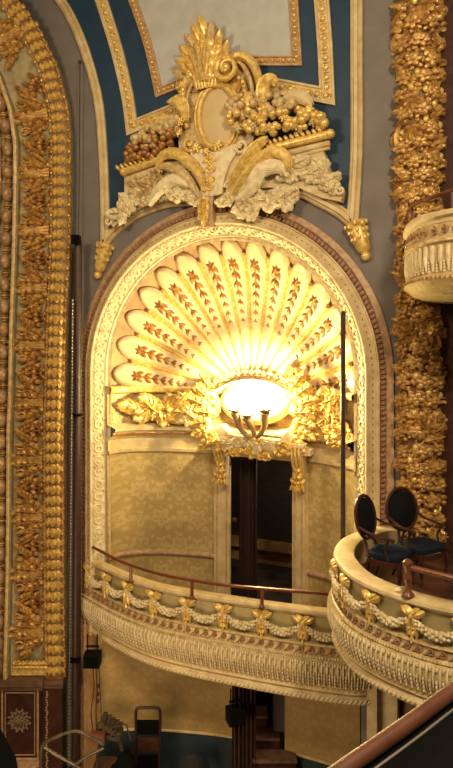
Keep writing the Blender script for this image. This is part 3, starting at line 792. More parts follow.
# ground surface with stepped profile from left to right
rows=[]
for y in list(range(-14,676,8))+[675]:
    r=interp(ropeT,y); s=interp(stripT,y); b=interp(beadT,y); sl=b-8
    def Q(x,h): return MP(*pp(x,y),h)
    rows.append([Q(sl-40,.0),Q(sl-6,.05),Q(sl,.1),Q(sl,.04),Q(s-3.2,.02),Q(s-2.5,.16),Q(s+2.5,.16),Q(s+3,.03),Q((s+r)/2,-.02),Q(r-10,.03),Q(r-9,.12),Q(r-5,.17),Q(r+5,.17),Q(r+9,.10),Q(r+10,.0),Q(r+10,-.35)])
m=MB(); m.grid(rows); m.build('ground',SAGE,pros)
m=MB(); m.tube([MP(*pp(x,y),.17) for x,y in pl_path(stripT,-14,674,8)],2.7*PS,8,flat=.8); m.build('fillet',CREAMG,pros)
m=MB(); m.tube([MP(*pp(x-8,y),.10) for x,y in pl_path(beadT,-14,674,8)],1.4*PS,6); m.build('fillet',GOLDD,pros)
# beads
y=-9+0.0; ys=[]
y=672-8
while y>70: ys.append(y); y-=22.3
for y in ys:
    x=interp(beadT,y); u,v=pp(x,y); m=MB(); m.ball((u,v,.13),(5.4*PS,8*PS,.15),MP,14,12); m.build('bead',BEAD,pros)
m=MB()
for y in ys:
    u,v=pp(interp(beadT,y-11.2),y-11.2); m.ball((u,v,.10),(4.6*PS,1.5*PS,.09),MP,8,6); 
    for q in (-1,1): m.ball((u,v+q*2.4*PS,.09),(3.4*PS,1.1*PS,.07),MP,8,6)
m.tube([MP(*pp(x,y),.05) for x,y in pl_path(beadT,-14,674,8)],1.6*PS,6)
m.build('bead_spacers',GOLDC,pros)
# rope / husk moulding on the right edge
def tang(tab,y):
    a=interp(tab,y-4); b=interp(tab,y+4); return math.atan2(8,-(b-a))   # direction of travel upward
m=MB(); m2=MB(); y=668; s_=0
while y>-12:
    x=interp(ropeT,y); an=math.atan2(8,(interp(ropeT,y-4)-interp(ropeT,y+4)))
    u,v=pp(x,y); cx_,sx_=cos(an-PI/2),sin(an-PI/2)
    for q,w in ((-1,.9),(0,1.15),(1,.9)):
        uu=u+q*4.4*PS*cx_; vv=v+q*4.4*PS*sx_
        m.petal(MP,uu+6*PS*cos(an),vv+6*PS*sin(an),an+PI+q*.12,9.2*PS,3.3*PS*w,.17 if q==0 else .13,.10,0,5,.05)
        m.petal(MP,uu+5*PS*cos(an),vv+5*PS*sin(an),an+PI+q*.5+(.3 if q==0 else 0),5*PS,1.3*PS,.22 if q==0 else .18,.07,0,4,.03)
    for q in (-1,1):
        m2.petal(MP,u+q*5.5*PS*cx_,v+q*5.5*PS*sx_,an+PI/2*-q*.6,6.5*PS,2.2*PS,.12,.06,0,4)
        m2.ball((u+q*8.8*PS*cx_,v+q*8.8*PS*sx_,.12),(1.8*PS,2.4*PS,.05),MP,6,4)
    st=10.5*abs(sin(an)); y-=max(4.5,st); s_+=1
for xo,mm in ((-9,m2),(9,m2),(0,m)): mm.tube([MP(*pp(x+xo,y),.10) for x,y in pl_path(ropeT,-14,674,8)],1.2*PS,5)
m.build('husk_moulding',GOLD,pros); m2.build('edge_moulding',GOLDC,pros)
rows=[]
for y in list(range(-14,676,8))+[675]:
    r=interp(ropeT,y); rows.append([MP(*pp(r-9.5,y),.02),MP(*pp(r-8.5,y),.125),MP(*pp(r-5,y),.175),MP(*pp(r+5,y),.175),MP(*pp(r+8.5,y),.125),MP(*pp(r+9.5,y),.02)])
m=MB(); m.grid(rows); m.build('moulding_ground',BRN,pros)  # dark ground, recess shade between the husks put into its colour
# acanthus panels
stalks=[]
y=630
while y>60: stalks.append(y); y-=57
stalks+=[40,-6]
for k,y in enumerate(stalks):
    r=interp(ropeT,y)-10; s=interp(stripT,y)+4; wd=(r-s)
    tilt=math.atan2((interp(stripT,y-8)-interp(stripT,y+8)),16)*-1 if y<150 else 0
    tl_=-tilt*.9
    m=MB(); c,si=cos(tl_),sin(tl_)
    def PT(x,yy,r=r,s=s,y=y,c=c,si=si):
        xm=(r+s)/2; dx,dy=x-xm,yy-y; return pp(xm+dx*c-dy*si,y+dx*si+dy*c)
    a=PT(s+1,y); b=PT(r-1,y)
    for q in (-2.2,0,2.2):
        A=PT(s+1,y+q*1.2); Mi=PT((s+r)/2,y+q*.8); B=PT(r-1,y+q*1.5)
        m.line(MP,[(*A,.04),(*Mi,.07),(*B,.10)],[1.2*PS,1.6*PS,2.0*PS],6)
    m.build('stalk',GOLDC,pros)
    for q in (-1,1):
        m=MB()
        # a scrolling acanthus: stem sweeps from the right end outwards, lobes fan to the left
        def LM(u_,v_,h,PT=PT,q=q,y=y,s=s): return None
        for fx,fy,an,L_,W_,bd in ((.92,3,PI-.25,34,4.6,-.45),(.95,6,PI-.75,27,4.4,-.7),(.55,4,PI-.9,17,3.6,.9),(.62,19,PI-.2,20,3.8,.8),(.99,15,PI/2+.1,10,3.0,.5)):
            u,v=PT(s+wd*fx,y+q*fy); a_l=-q*(PI-an) if True else 0
            m.leaf(MP,u,v,PI+(-q)*(-(PI-an))*1.0-tl_ if False else (PI+q*(PI-an))-tl_,L_*PS,W_*PS,.11,5,.02+.01*fy*.2,.8,12,bend=-q*bd*-1*-1 if False else -q*bd*-1.0)
        for (fx,fy,r_) in ((.18,15,5.5),(.93,7,2.6)):
            u,v=PT(s+wd*fx,y+q*fy)
            if fx<.5: m.scroll(MP,u,v,r_*PS,1.2,0,q,1.4*PS,.05,.04)
            else: m.ball((u,v,.12),(r_*PS,r_*PS,.07),MP,8,6)
        m.build('acanthus_leaf',GOLDC,pros)
    # cusp half way to the next panel
    yy=y-28.5
    if yy>20:
        rr_=interp(ropeT,yy)-10; u,v=pp(rr_-1,yy); m=MB()
        for q in (-.6,0,.6): m.leaf(MP,u,v,PI+q-tilt,19*PS,3.8*PS,.09,3,.03,.6,8)
        m.build('acanthus_cusp',GOLDD,pros)
m=MB(); m.box(MP(*pp(35,668),.05),(44*PS,.10,10*PS),(RT,FW,UP)); 
for i in range(9): u,v=pp(17+i*4.0,666); m.leaf(MP,u,v,PI/2,9*PS,2.4*PS,.05,3,.12,.5,6)
m.build('foot_leaves',GOLD,pros)
# pedestal below
ped=T('pedestal','dark mahogany pedestal with round carved rosette under the gilded band','pedestal',MP(*pp(30,790),0))
m=MB()
def boxp(mm,x0,y0,x1,y1,h0,h1):
    a=pp(x0,y0); b=pp(x1,y1); c=MP((a[0]+b[0])/2,(a[1]+b[1])/2,(h0+h1)/2); mm.box(c,(abs(b[0]-a[0]),h1-h0,abs(b[1]-a[1])),(RT,FW,UP))
yb=HY+(EY/PS)
boxp(m,-30,684,44,yb,-.3,.22); boxp(m,44,684,64,yb,-.3,.14); m.build('body',DWOOD,ped)
m=MB(); boxp(m,-30,674,47,679,-.3,.32); boxp(m,-30,679,46,684,-.3,.27); boxp(m,44,675,66,679,-.3,.24); boxp(m,44,679,65,684,-.3,.18); m.build('cap',mat('brown_cap',(.16,.085,.05),(.10,.05,.03),6,.5),ped)
m=MB()
for q,w in ((0,2.2),):
    P=[(6,683),(41,683),(41,752),(6,752),(6,683)]
    for a,b in zip(P,P[1:]): m.tube([MP(*pp(*a),.225),MP(*pp(*b),.225)],1.1*PS,6)
    P=[(9,687),(38,687),(38,748),(9,748),(9,687)]
    for a,b in zip(P,P[1:]): m.tube([MP(*pp(*a),.225),MP(*pp(*b),.225)],.5*PS,6)
m.build('panel_moulding',TANB,ped)
m=MB(); u,v=pp(23,714)
for k in range(12):
    a=2*PI*k/12; m.ball((u+8*PS*cos(a),v+8*PS*sin(a),.24),(2.0*PS,1.4*PS,.03),MP,6,4,rot=a)
    m.scroll(MP,u+5*PS*cos(a),v+5*PS*sin(a),1.8*PS,1,a,1,.5*PS,.24,.0,False)
    m.leaf(MP,u+8*PS*cos(a+.26),v+8*PS*sin(a+.26),a+.26,4*PS,1.1*PS,.02,2,.23,.3,5)
m.rosette(MP,u,v,4*PS,.25,6); m.build('medallion',mat('bronze_medallion',(.34,.24,.15),(.22,.14,.08),10,.5,.1),ped)
m=MB()
for i in range(40):
    y=688+i*2.5; u,v=pp(49+.5*sin(i*1.7),y); m.ball((u,v,.16),(1.2*PS,1.1*PS,.03),MP,6,4)
m.build('husk_strip',TANB,ped)
m=MB(); boxp(m,-4,753,44,758,.2,.3); boxp(m,14,758,40,764,.2,.34); m.build('plinth_moulding',TANB,ped)
# ------------------------------------------------------------------ pipes and chain beside the proscenium
def vpipe(x0,y0,x1,y1,d,r,m):
    m.tube([at(x0,y0,d),at(x1,y1,d)],r,8)
m=MB(); vpipe(80,62,78.5,245,13.2,.010,m); m.ball(tuple(at(80,62,13.2)),.04); 
tag(m.build('hanging_rod',PIPE,org=at(78.5,245,13.2)+V((0,0,EY)) if False else None),'thin dark rod hanging high beside the proscenium','rod')
pipe=T('vertical_pipe','dark rusty vertical pipe between gilded band and arch jamb','pipe',at(76,768,12.9))
m=MB(); m.tube([at(78,240,12.95),at(76,560,12.95),V((*at(75,768,12.95).xy,FLZ))],.075,12); m.tube([at(80.5,246,13.0),V((*at(79,768,13.0).xy,FLZ))],.03,8); m.build('tube',PIPE,pipe)
for x_,y_,w_,h_ in ((76,240,.16,.18),(76,415,.2,.05),(75,660,.2,.05)): m=MB(); m.box(at(x_,y_,12.85),(w_,.18,h_),(RT,FW,UP)); m.build('clamp',MATTE,pipe)
m=MB(); y=300
while y<800:
    x=72.5-(y-300)*.008; 
    p=at(x,y,12.75); m.ball(tuple(p),(.018,.018,.030),None,6,4); y+=3.4
o=m.build('chain',CHAIN); tag(o,'pale metal chain hanging beside the dark vertical pipe','chain')
# ------------------------------------------------------------------ BALCONIES
def resample(P,step):
    out=[V(P[0])]; acc=0
    dense=[V(p) for p in smooth([tuple(p) for p in P],12)]
    tot=sum((b-a).length for a,b in zip(dense,dense[1:])); n=max(8,int(tot/step)); st=tot/n; s=0; tgt=st; out=[dense[0]]
    for a,b in zip(dense,dense[1:]):
        l=(b-a).length
        while l>0 and s+l>=tgt-1e-9 and len(out)<n+1:
            out.append(a.lerp(b,(tgt-s)/l)); tgt+=st
        s+=l
    if len(out)<n+1: out.append(dense[-1])
    return out,tot
class Curve:
    def __init__(s,P,step=.06,out_ref=None):
        s.P,s.L=resample(P,step); n=len(s.P); s.N=[]
        for i in range(n):
            t=(s.P[min(i+1,n-1)]-s.P[max(i-1,0)]).normalized(); nn=V((t.y,-t.x,0)); s.N.append(nn)
        s.n=n
    def pt(s,u,h,z):
        f=max(0,min(.99999,u/s.L))*(s.n-1); i=int(f); t=f-i
        p=s.P[i].lerp(s.P[i+1],t); nn=s.N[i].lerp(s.N[i+1],t).normalized(); q=p+nn*h; return V((q.x,q.y,z))
def balcony(root,P,zt,k,gspace,u0g=None,uend=None,inner=.30,nrail=None,swag_r=.085,cap=True,mats=(CREAM,FRIEZE,CREAMG,CREAMG)):
    """k: vertical scale"""
    c=Curve(P)
    def z(d): return zt-d*k
    def loft(prof,name,mt,sharp=40):
        m=MB(); m.grid([[c.pt(i*c.L/(c.n-1),h,z(d)) for h,d in prof] for i in range(c.n)]); return m.build(name,mt,root,sharp=sharp)
    loft([(-inner,.9),(-inner,.02),(-inner+.03,.0),(-.03,.0),(.0,.02),(.01,.06),(-.02,.10),(-.04,.12)],'top_rail',mats[0])
    loft([(-.04,.12),(-.06,.14),(-.055,.52),(-.03,.54)],'frieze',mats[1])
    loft([(-.03,.54),(.02,.545),(.03,.575),(.0,.60),(.0,.72),(.03,.735),(.04,.765),(.02,.78)],'wave_band',mats[2])
    # gadrooned ogee
    gp=[(.02,.78),(.05,.82),(.075,.92),(.07,1.05),(.03,1.18),(-.02,1.26)]
    loft(gp,'gadroon_ground',mats[3])
    loft([(-.02,1.26),(.0,1.28),(.01,1.30),(-.05,1.32),(-.05,1.34),(.0,1.37),(.02,1.42),(-.01,1.48),(-.08,1.51),(-.3,1.50)],'bottom_moulding',mats[0])
    def hp(d):
        return interp([(a,b) for b,a in [(-.06,.14),(-.055,.52),(.02,.56),(.0,.60),(.0,.72),(.03,.735)]+gp+[(0,1.30)]],d)
    def M(u,v,h): return c.pt(u,hp(v)+h*k,z(v))
    # v grows DOWN here
    m=MB(); st=.085*k; n=int(c.L/st)
    for i in range(n):
        u=(i+.5)*c.L/n
        pts=[c.pt(u,interp([(b,a) for a,b in gp],d)+.012,z(d)) for d in (.81,.86,.92,.99,1.06,1.13,1.2)]
        m.tube(pts,[.0165*k*q for q in (1.1,1.25,1.1,.9,.7,.45,.2)],6)
        for d in (1.0,1.06,1.12,1.18):
            pts=c.pt(u+st/2,interp([(b,a) for a,b in gp],d)+.02,z(d)); m.ball(tuple(pts),(.018*k,.018*k,.026*k),None,5,4)
        m.ball(tuple(c.pt(u+st/2,.08,z(.84))),(.020*k,.020*k,.035*k),None,5,4)
    m.build('gadroons',WHITE,root)
    m=MB(); st=.165*k; n=int(c.L/st)
    for i in range(n):
        u=(i+.5)*c.L/n; pts=[];rad=[]
        for q in range(20):
            t=q/19; rr2=.054*k*(1-.8*t); a=PI*.5+2*PI*1.15*t
            pts.append(c.pt(u-rr2*cos(a),.018*k,z(.66)+rr2*sin(a)*.85)); rad.append(.014*k)
        m.tube([c.pt(u-st*.55,.012,z(.715)),c.pt(u-st*.3,.012,z(.69))]+pts,[.008*k,.012*k]+rad,5)
    m.build('wave_scrolls',WAVE,root)
    m=MB(); st=.05*k; n=int(c.L/st)
    for i in range(n): m.ball(tuple(c.pt((i+.5)*c.L/n,.035,z(.757))),(.017*k,.017*k,.02*k),None,5,4)
    m.build('bead_row',WHITE,root)
    m=MB(); st=.075*k; n=int(c.L/st)
    for i in range(n):
        u=(i+.5)*c.L/n; p=[c.pt(u-st*.5,.010,z(1.455)),c.pt(u,.022,z(1.42)),c.pt(u+st*.5,.010,z(1.385))]; m.tube(p,[.010*k,.017*k,.010*k],5)
    m.build('rope_edge',WHITE,root)
    # garlands and bows
    us=[]; u=u0g
    while u<(uend or c.L): us.append(u); u+=gspace
    def MF(u,zz,h): return c.pt(u,-.05+h,zz)
    for i,u in enumerate(us):
        zc=z(.23); m=MB(); b=k*1.2
        for sg in (-1,1):
            m.petal(MF,u,zc,PI/2-sg*1.2,.17*b,.055*b,.05,.05,sg*.3)
            m.petal(MF,u,zc,PI/2-sg*.6,.14*b,.045*b,.06,.05,-sg*.4)
            m.petal(MF,u,zc,-PI/2+sg*.40,.27*b,.045*b,.05,.045,-sg*.5,6)
            m.ball((u+sg*.03*b,zc-.06*b,.07),(.03*b,.03*b,.02),MF,6,4)
        m.ball((u,zc,.08),(.035*b,.035*b,.03),MF,8,5)
        m.leaf(MF,u,zc-.02,-PI/2,.28*b,.04*b,.03,4,.06,.6,8)
        m.build('bow',GOLD,root)
        if i<len(us)-1 or us[-1]+gspace*.6<c.L:
            m=MB(); rnd=random.Random(i+100)
            nn=15
            for q in range(nn):
                t=(q+.5)/nn; uu=u+gspace*t; sag=.16*k*(4*t*(1-t))
                zz=z(.25)-sag; r=swag_r*k*(.55+.45*sin(PI*t))
                for w in range(4):
                    a=2*PI*w/4+q; m.ball((uu+rnd.uniform(-.01,.01),zz+r*.55*sin(a),.05+r*.5*(1+cos(a))*.7),(r*.42,r*.42,r*.42),MF,6,5)
            m.build('garland',WHITE,root)
    return c,z
def up2(P): return [V((p.x,p.y,0)) for p in P]
ZT1=-4.28
tp=[(86,553),(105,567),(130,577.5),(158,586),(194,593),(229,598.5),(281,606),(332,612)]
P1=[onz(x,y,ZT1) for x,y in tp]
P1=[V((P1[0].x-.02,.02,0))]+up2(P1[1:])
e=P1[-1]; P1+= [V((e.x+.45,e.y+.12,0)),V((e.x+.75,e.y+.40,0)),V((e.x+.85,-.02,0))]
b1=T('box_balcony','lower box balcony curving below the niche, with gilt bows and garlands','balcony',(0,-.6,-5.8))
c1,z1=balcony(b1,P1,ZT1,1.0,.70,.30,None,inner=.19)
# soffit and box floor under the lower balcony
m=MB(); rows=[]
for i in range(c1.n):
    p=c1.pt(i*c1.L/(c1.n-1),-.3,z1(1.50)); rows.append([p,V((p.x,max(.65,p.y),z1(1.50)+.0))])
m.grid(rows); rows=[[V((r[0].x,r[0].y,BOXF)),V((r[0].x,0.05,BOXF))] for r in rows]; m.grid(rows); m.build('soffit',OLD,b1)
# handrail
def hrail(root,c,pxs,h,rr0,posts,mt=RAILW,name='handrail',inset=-.15):
    pass
m=MB(); hz=ZT1+.30
hp_=[onz(x,y,hz) for x,y in ((93,547),(112,557),(131,565),(160,574),(192,580),(229,585.5),(280,590),(333,594),(350,595))]
m.tube([V(p) for p in smooth([tuple(p) for p in hp_],6)],.030,8); hr=m.build('handrail',RAILW,b1)
for x,y in ((131,565),(192,580),(262,588.5)):
    p=onz(x,y,hz); m=MB(); m.tube([p,V((p.x,p.y,ZT1-.03))],.03,8); m.lathe((p.x,p.y,ZT1-.02),[(.055,0),(.055,.02),(.03,.05)],8); m.build('rail_post',RAILW,hr)
# right box
ZT2=-2.9; K2=.83
tp=[(349,534),(338,542),(334,552),(338,561),(349,572.5),(367,583),(393,593),(423,602),(453,608.5)]
P2=[onz(x,y,ZT2) for x,y in tp]
e=P2[-1]; d=(P2[-1]-P2[-2]).normalized()
P2=[V((P2[0].x+.62,-.02,0)),V((P2[0].x+.28,-.22,0))]+up2(P2)+[V((e.x+d.x*.8+.1,e.y+d.y*.8+.12,0)),V((e.x+d.x*1.6+.4,e.y+d.y*1.6+.6,0))]
b2=T('box_balcony','near right box balcony with rounded end, garlands and two dark chairs inside','balcony',(4,-2,ZT2-1.3))
c2,z2=balcony(b2,P2,ZT2,K2,.60,1.02,None,inner=.28,swag_r=.085)
FL2=-3.28
m=MB(); pts=[c2.pt(i*c2.L/(c2.n-1),-.26,0) for i in range(0,c2.n,2)]; far=V((6.2,0,0)); 
poly=[(p.x,p.y) for p in pts]+[(6.5,-1.5),(6.5,0)]
m.add([V((x,y,FL2)) for x,y in poly],[tuple(range(len(poly)))]); m.add([V((x,y,z2(1.5))) for x,y in poly],[tuple(range(len(poly)))]); m.build('box_floor',DWOOD,b2)
hz=ZT2+.34
a_=onz(408,567,hz); b_=onz(455,578.5,hz); dd=(b_-a_).normalized(); b_=b_+dd*.9
m=MB(); m.tube([a_,b_],.036,10); hr=m.build('handrail',RAILN,b2)
m=MB(); m.lathe((a_.x,a_.y,ZT2-.01),[(.0,0),(.075,0),(.075,.03),(.04,.07),(.03,.14),(.05,.20),(.055,.24),(.04,.27),(.045,.31),(.062,.36),(.06,.41),(.03,.44),(0,.45)],14); m.build('rail_post',RAILN,hr)
m=MB(); q=onz(397,592,ZT2); m.ball((q.x+.04,q.y+.05,ZT2+.02),(.10,.05,.03),None,8,6,rot=.9)
tag(m.build('cloth_tie',WHITE,org=(q.x,q.y,ZT2)),'small knotted white cloth on the rim of the right box','cloth') if False else m.build('cloth_tie',WHITE,b2)
# pier under the right box
pier=T('pier','pale stepped pier standing under the right box balcony','pier',V((*onY(383,768,-.3).xy,FLZ)))
g=onY(384,710,-.30); m=MB(); m.box((g.x,g.y+.2,(FLZ-4.2)/2),(.42,.4,-FLZ-4.2)); m.build('shaft',CREAM,pier)
m=MB(); m.box((g.x-.17,g.y+.15,-5.0-1.0),(.16,.55,1.6)); m.box((g.x-.3,g.y+.1,-6.9),(.22,.6,.12)); m.build('side_block',CREAM,pier)
# upper box
ZT3=1.78; K3=.80
tp=[(403,246),(405,233),(409,222.5),(422,214.8),(438,211),(453,208)]
P3=[onz(x,y,ZT3) for x,y in tp]; e=P3[-1]; d=(P3[-1]-P3[-2]).normalized()
P3=[V((P3[0].x+.2,-.02,0))]+up2(P3[1:])+[V((e.x+d.x*.7+.12,e.y+d.y*.7+.1,0)),V((e.x+d.x*1.3+.5,e.y+d.y*1.3+.6,0))]
b3=T('box_balcony','upper right box balcony in pale fluted plaster, cut off by the right edge','balcony',(4,-2,ZT3-1.2))
c3=Curve(P3)
def loft3(prof,name,mt):
    m=MB(); m.grid([[c3.pt(i*c3.L/(c3.n-1),h,ZT3-d) for h,d in prof] for i in range(c3.n)]); m.build(name,mt,b3)
loft3([(-.25,.7),(-.25,0),(.0,0),(.03,.03),(.03,.07),(-.02,.10),(-.02,.15)],'top_rail',CREAM)
loft3([(-.02,.15),(-.03,.16),(-.03,.34),(.02,.36),(.03,.40),(-.02,.42)],'wave_band',CREAMG)
loft3([(-.02,.42),(-.03,.50),(-.04,.80),(.02,.83),(.03,.88),(-.02,.90),(-.10,.98),(-.28,1.05),(-.55,1.08),(-.9,1.08)],'bowl',CREAMG)
m=MB(); n=int(c3.L/.16)
for i in range(n):
    u=(i+.5)*c3.L/n; pts=[];
    for q in range(18):
        t=q/17; r_=.06*(1-.8*t); a=PI*.5+2*PI*1.15*t; pts.append(c3.pt(u-r_*cos(a),.0,ZT3-.25+r_*sin(a)))
    m.tube(pts,.012,5)
m.build('wave_scrolls',WAVE,b3)
m=MB(); n=int(c3.L/.12)
for i in range(n):
    u=(i+.5)*c3.L/n; m.tube([c3.pt(u,-.02,ZT3-.44),c3.pt(u,-.015,ZT3-.62),c3.pt(u,-.03,ZT3-.78)],[.034,.034,.012],7)
    for d in (.66,.70,.74,.78): m.ball(tuple(c3.pt(u+.06,-.02,ZT3-d)),(.018,.018,.022),None,5,4)
m.build('flutes',WHITE,b3)
m=MB(); n=int(c3.L/.07)
m.tube([c3.pt(i*c3.L/40,.0,ZT3-.86) for i in range(41)],.02,5)
for i in range(n): m.ball(tuple(c3.pt((i+.5)*c3.L/n,.03,ZT3-.86)),(.022,.022,.025),None,5,4)
m.build('bead_row',GOLDD,b3)
hz=ZT3+.26; hp_=[onz(x,y,hz) for x,y in ((407,216),(412,206),(430,198),(453,190.5),(470,186))]
m=MB(); m.tube([V(p) for p in smooth([tuple(p) for p in hp_],5)],.03,8); hr=m.build('handrail',RAILW,b3)
p=hp_[1]; m=MB(); m.tube([p,V((p.x,p.y,ZT3))],.022,8); p=hp_[3]; m.tube([p,V((p.x,p.y,ZT3))],.022,8); m.build('rail_post',RAILW,hr)
# ------------------------------------------------------------------ GILDED COLUMN
cc=at(419,348,10.62); CR_=.315
def MC(u,v,h): a=u/CR_; return V((cc.x,cc.y,0))+(RT*sin(a)-FW*cos(a))*(CR_+h)+UP*v
colm=T('gilded_column','tall column wrapped in gilded rose and leaf relief behind the right boxes','column',(cc.x,cc.y,FLZ))
m=MB(); m.tube([V((cc.x,cc.y,FLZ)),V((cc.x,cc.y,ZT))],CR_,28,cap=False); m.build('shaft',BRN,colm)  # shaft coloured dark so gaps between roses look shaded
rnd=random.Random(77); mr=MB(); ml=MB(); mb=MB()
z=-4.6; row=0
while z<6.6:
    for k in range(4):
        u=(-1.25+.78*k+(.32 if row%2 else 0))*CR_+rnd.uniform(-.03,.03); zz=z+rnd.uniform(-.05,.05); r=rnd.uniform(.13,.18)
        if rnd.random()<.78: mr.rosette(MC,u,zz,r,.01,6,.13,rnd.random()*6)
        else:
            a=rnd.random()*6; 
            for q in range(3): ml.leaf(MC,u,zz,a+q*.7,.34,.09,.11,4,.02,.8,8)
        for q in range(3):
            a=rnd.random()*2*PI; ml.leaf(MC,u+.08*cos(a),zz+.08*sin(a),a,rnd.uniform(.18,.28),.07,.05,3,.0,.8,7)
        if rnd.random()<.6: mb.ball((u+.17,zz+.1,.05),(.045,.06,.045),MC,7,5)
    z+=.27; row+=1
mr.build('roses',GOLDC,colm); ml.build('leaves',GOLDC,colm); mb.build('buds',GOLD,colm)
# dark panel right of the column
m=MB(); q=at(447,348,10.5); m.box((q.x+.35,q.y+.1,0),(.6,.05,14)); S(m.build('trim_40',DWOOD))
for i in range(1): pass
# ------------------------------------------------------------------ CHAIRS
def chair(px_,d,face,label,s=1.0):
    base=at(px_,400,d); base.z=FL2
    t=T('armchair',label,'chair',base,'dark armchairs in the right box')
    yaw=math.atan2(face.y,face.x)-PI/2; t.rotation_euler=(0,0,yaw); t.scale=(s,s,s)
    # local: +Y is the way it faces
    def tb(m,pts,r,**k): m.tube([V(p) for p in smooth(pts,5)],r,8,**k)
    m=MB(); rows=[]
    for zz,ins in ((.40,.03),(.42,0),(.47,0),(.50,.03),(.515,.10)):
        rows.append([V((( .27-ins)*(1 if abs(cos(a))>0 else 1)*math.copysign(abs(cos(a))**.6,cos(a)),(.25-ins)*math.copysign(abs(sin(a))**.6,sin(a))+.02,zz)) for a in [2*PI*i/28 for i in range(28)]])
    m.grid(rows,cv=True); m.add(rows[-1],[tuple(range(28))]); m.add(rows[0],[tuple(range(27,-1,-1))]); m.build('seat',VELB,t,raw=True)
    m=MB(); m.grid([[V((.285*math.copysign(abs(cos(a))**.6,cos(a)),.265*math.copysign(abs(sin(a))**.6,sin(a))+.02,zz)) for a in [2*PI*i/28 for i in range(28)]] for zz in (.34,.36,.40,.415)],cv=True); m.build('seat_frame',DWOOD,t,raw=True)
    tilt=.20
    def B(x,z,off=0): return V((x,-.26-(z-.5)*tilt-off,z))
    zc=.87; rx=.285; rz=.275
    m=MB()
    rows=[[B(rx*.9*t_*cos(a),zc+rz*.9*t_*sin(a),-.045*(1-t_*t_)-.01) for a in [2*PI*i/32 for i in range(32)]] for t_ in (.02,.35,.65,.85,1)]
    m.grid(rows,cv=True); rows=[[B(rx*.9*t_*cos(a),zc+rz*.9*t_*sin(a),.035*(1-t_*t_)+.01) for a in [2*PI*i/32 for i in range(32)]] for t_ in (.02,.35,.65,.85,1)]
    m.grid(rows,cv=True); bk=m.build('backrest',VELV,t,raw=True)
    m=MB(); pts=[B(rx*cos(a),zc+rz*sin(a)) for a in [2*PI*i/40 for i in range(41)]]; m.tube(pts,.024,8,cap=False)
    fr=m.build('back_frame',DWOOD,t,raw=True)
    for q in (-1,1): m=MB(); tb(m,[(q*.10,-.28-.1*tilt,.60),(q*.14,-.25,.5),(q*.19,-.22,.40)],.02); m.build('back_support',DWOOD,t,raw=True)
    for q in (-1,1):
        m=MB(); tb(m,[B(q*.27,.80),(q*.28,-.18,.75),(q*.31,0,.72),(q*.30,.12,.71),(q*.285,.17,.69)],[.018]*21); m.ball((q*.285,.17,.69),(.03,.03,.025)); tb(m,[(q*.295,.12,.70),(q*.27,.06,.58),(q*.265,.10,.42)],.018)
        m.build('armrest',DWOOD,t,raw=True)
        m=MB(); tb(m,[(q*.24,.23,.38),(q*.245,.25,.25),(q*.22,.23,.10),(q*.23,.25,.0)],[.03]*6+[.022]*5+[.014]*5); m.build('leg',DWOOD,t,raw=True)
        m=MB(); tb(m,[(q*.20,-.20,.38),(q*.20,-.23,.2),(q*.21,-.30,.0)],[.026]*6+[.018]*5); m.build('leg',DWOOD,t,raw=True)
    return t
chair(389,8.95,(RT*.80-FW*.60),'dark oval-backed armchair nearest the curved end of the right box',1.04)
chair(420,9.25,(RT*.50-FW*.86),'dark oval-backed armchair in front of the gilded column',1.05)
# ------------------------------------------------------------------ NEAR RAIL
nr=T('near_parapet','black parapet with polished wooden handrail in the lower right foreground','railing',at(453,760,1.9))
zr=-1.02
hp_=[onz(x,y,zr) for x,y in ((300,802),(335,775),(372,749),(412,721),(453,691),(500,660))]
P=[V(p) for p in smooth([tuple(p) for p in hp_],6)]
m=MB(); m.tube(P,.0215,14); m.build('handrail',RAILD,nr)
m=MB(); n=len(P); rows=[]
for i,p in enumerate(P):
    t=(P[min(i+1,n-1)]-P[max(i-1,0)]).normalized(); nn=V((t.y,-t.x,0))
    if nn.dot(FW)>0: nn=-nn
    rows.append([p+nn*.0+V((0,0,-.015)),p+nn*.02+V((0,0,-.04)),p+nn*.06+V((0,0,-.045)),p+nn*.35+V((0,0,-.06)),p+nn*.35+V((0,0,-1.3)),p+V((0,0,-1.3)),p+V((0,0,-.02))])
m.grid(rows); m.build('parapet',MATTE,nr)
m=MB(); m.tube([r[1]+V((0,0,.006)) for r in rows],.004,6); m.build('metal_strip',CHAIN,nr)
# ------------------------------------------------------------------ LOWER STOREY
LY=.65
m=MB()
def wallseg(mm,x0,x1,z0,z1,Y=LY): mm.add([V((x0,Y,z0)),V((x1,Y,z0)),V((x1,Y,z1)),V((x0,Y,z1))],[(0,1,2,3)])
dx0=onY(240,730,LY).x; dx1=onY(283,730,LY).x
DZ=-7.52
LP_=[V(p) for p in smooth([tuple(onz(x,y,DZ)) for x,y in ((98,731),(130,728.8),(165,729.8),(196,732),(229,736),(262,744),(296,753.6),(329,763),(360,774))],6)]
def lx(x): # image column of a plan point
    return 0
def lowseg(z0,z1,off):
    mm=MB(); rows=[];
    for seg in ([p for p in LP_ if p.x<=dx0+.02],[p for p in LP_ if p.x>=dx1-.02]):
        mm.grid([[V((p.x,p.y-off,z0)),V((p.x,p.y-off,z1))] for p in seg])
    return mm
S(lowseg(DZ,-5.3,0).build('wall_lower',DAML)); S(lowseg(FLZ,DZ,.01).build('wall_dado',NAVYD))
for seg,nm in (([p for p in LP_ if p.x<=dx0+.02],'trim_41'),([p for p in LP_ if p.x>=dx1-.02],'trim_42')):
    m=MB(); m.tube([V((p.x,p.y-.02,DZ)) for p in seg],.028,6); S(m.build(nm,CREAM))
m=MB(); q_=LP_[0]; m.add([V((q_.x-.25,-.02,FLZ)),V((q_.x,q_.y,FLZ)),V((q_.x,q_.y,-5.3)),V((q_.x-.25,-.02,-5.3))],[(0,1,2,3)]); S(m.build('wall_reveal',OLD))
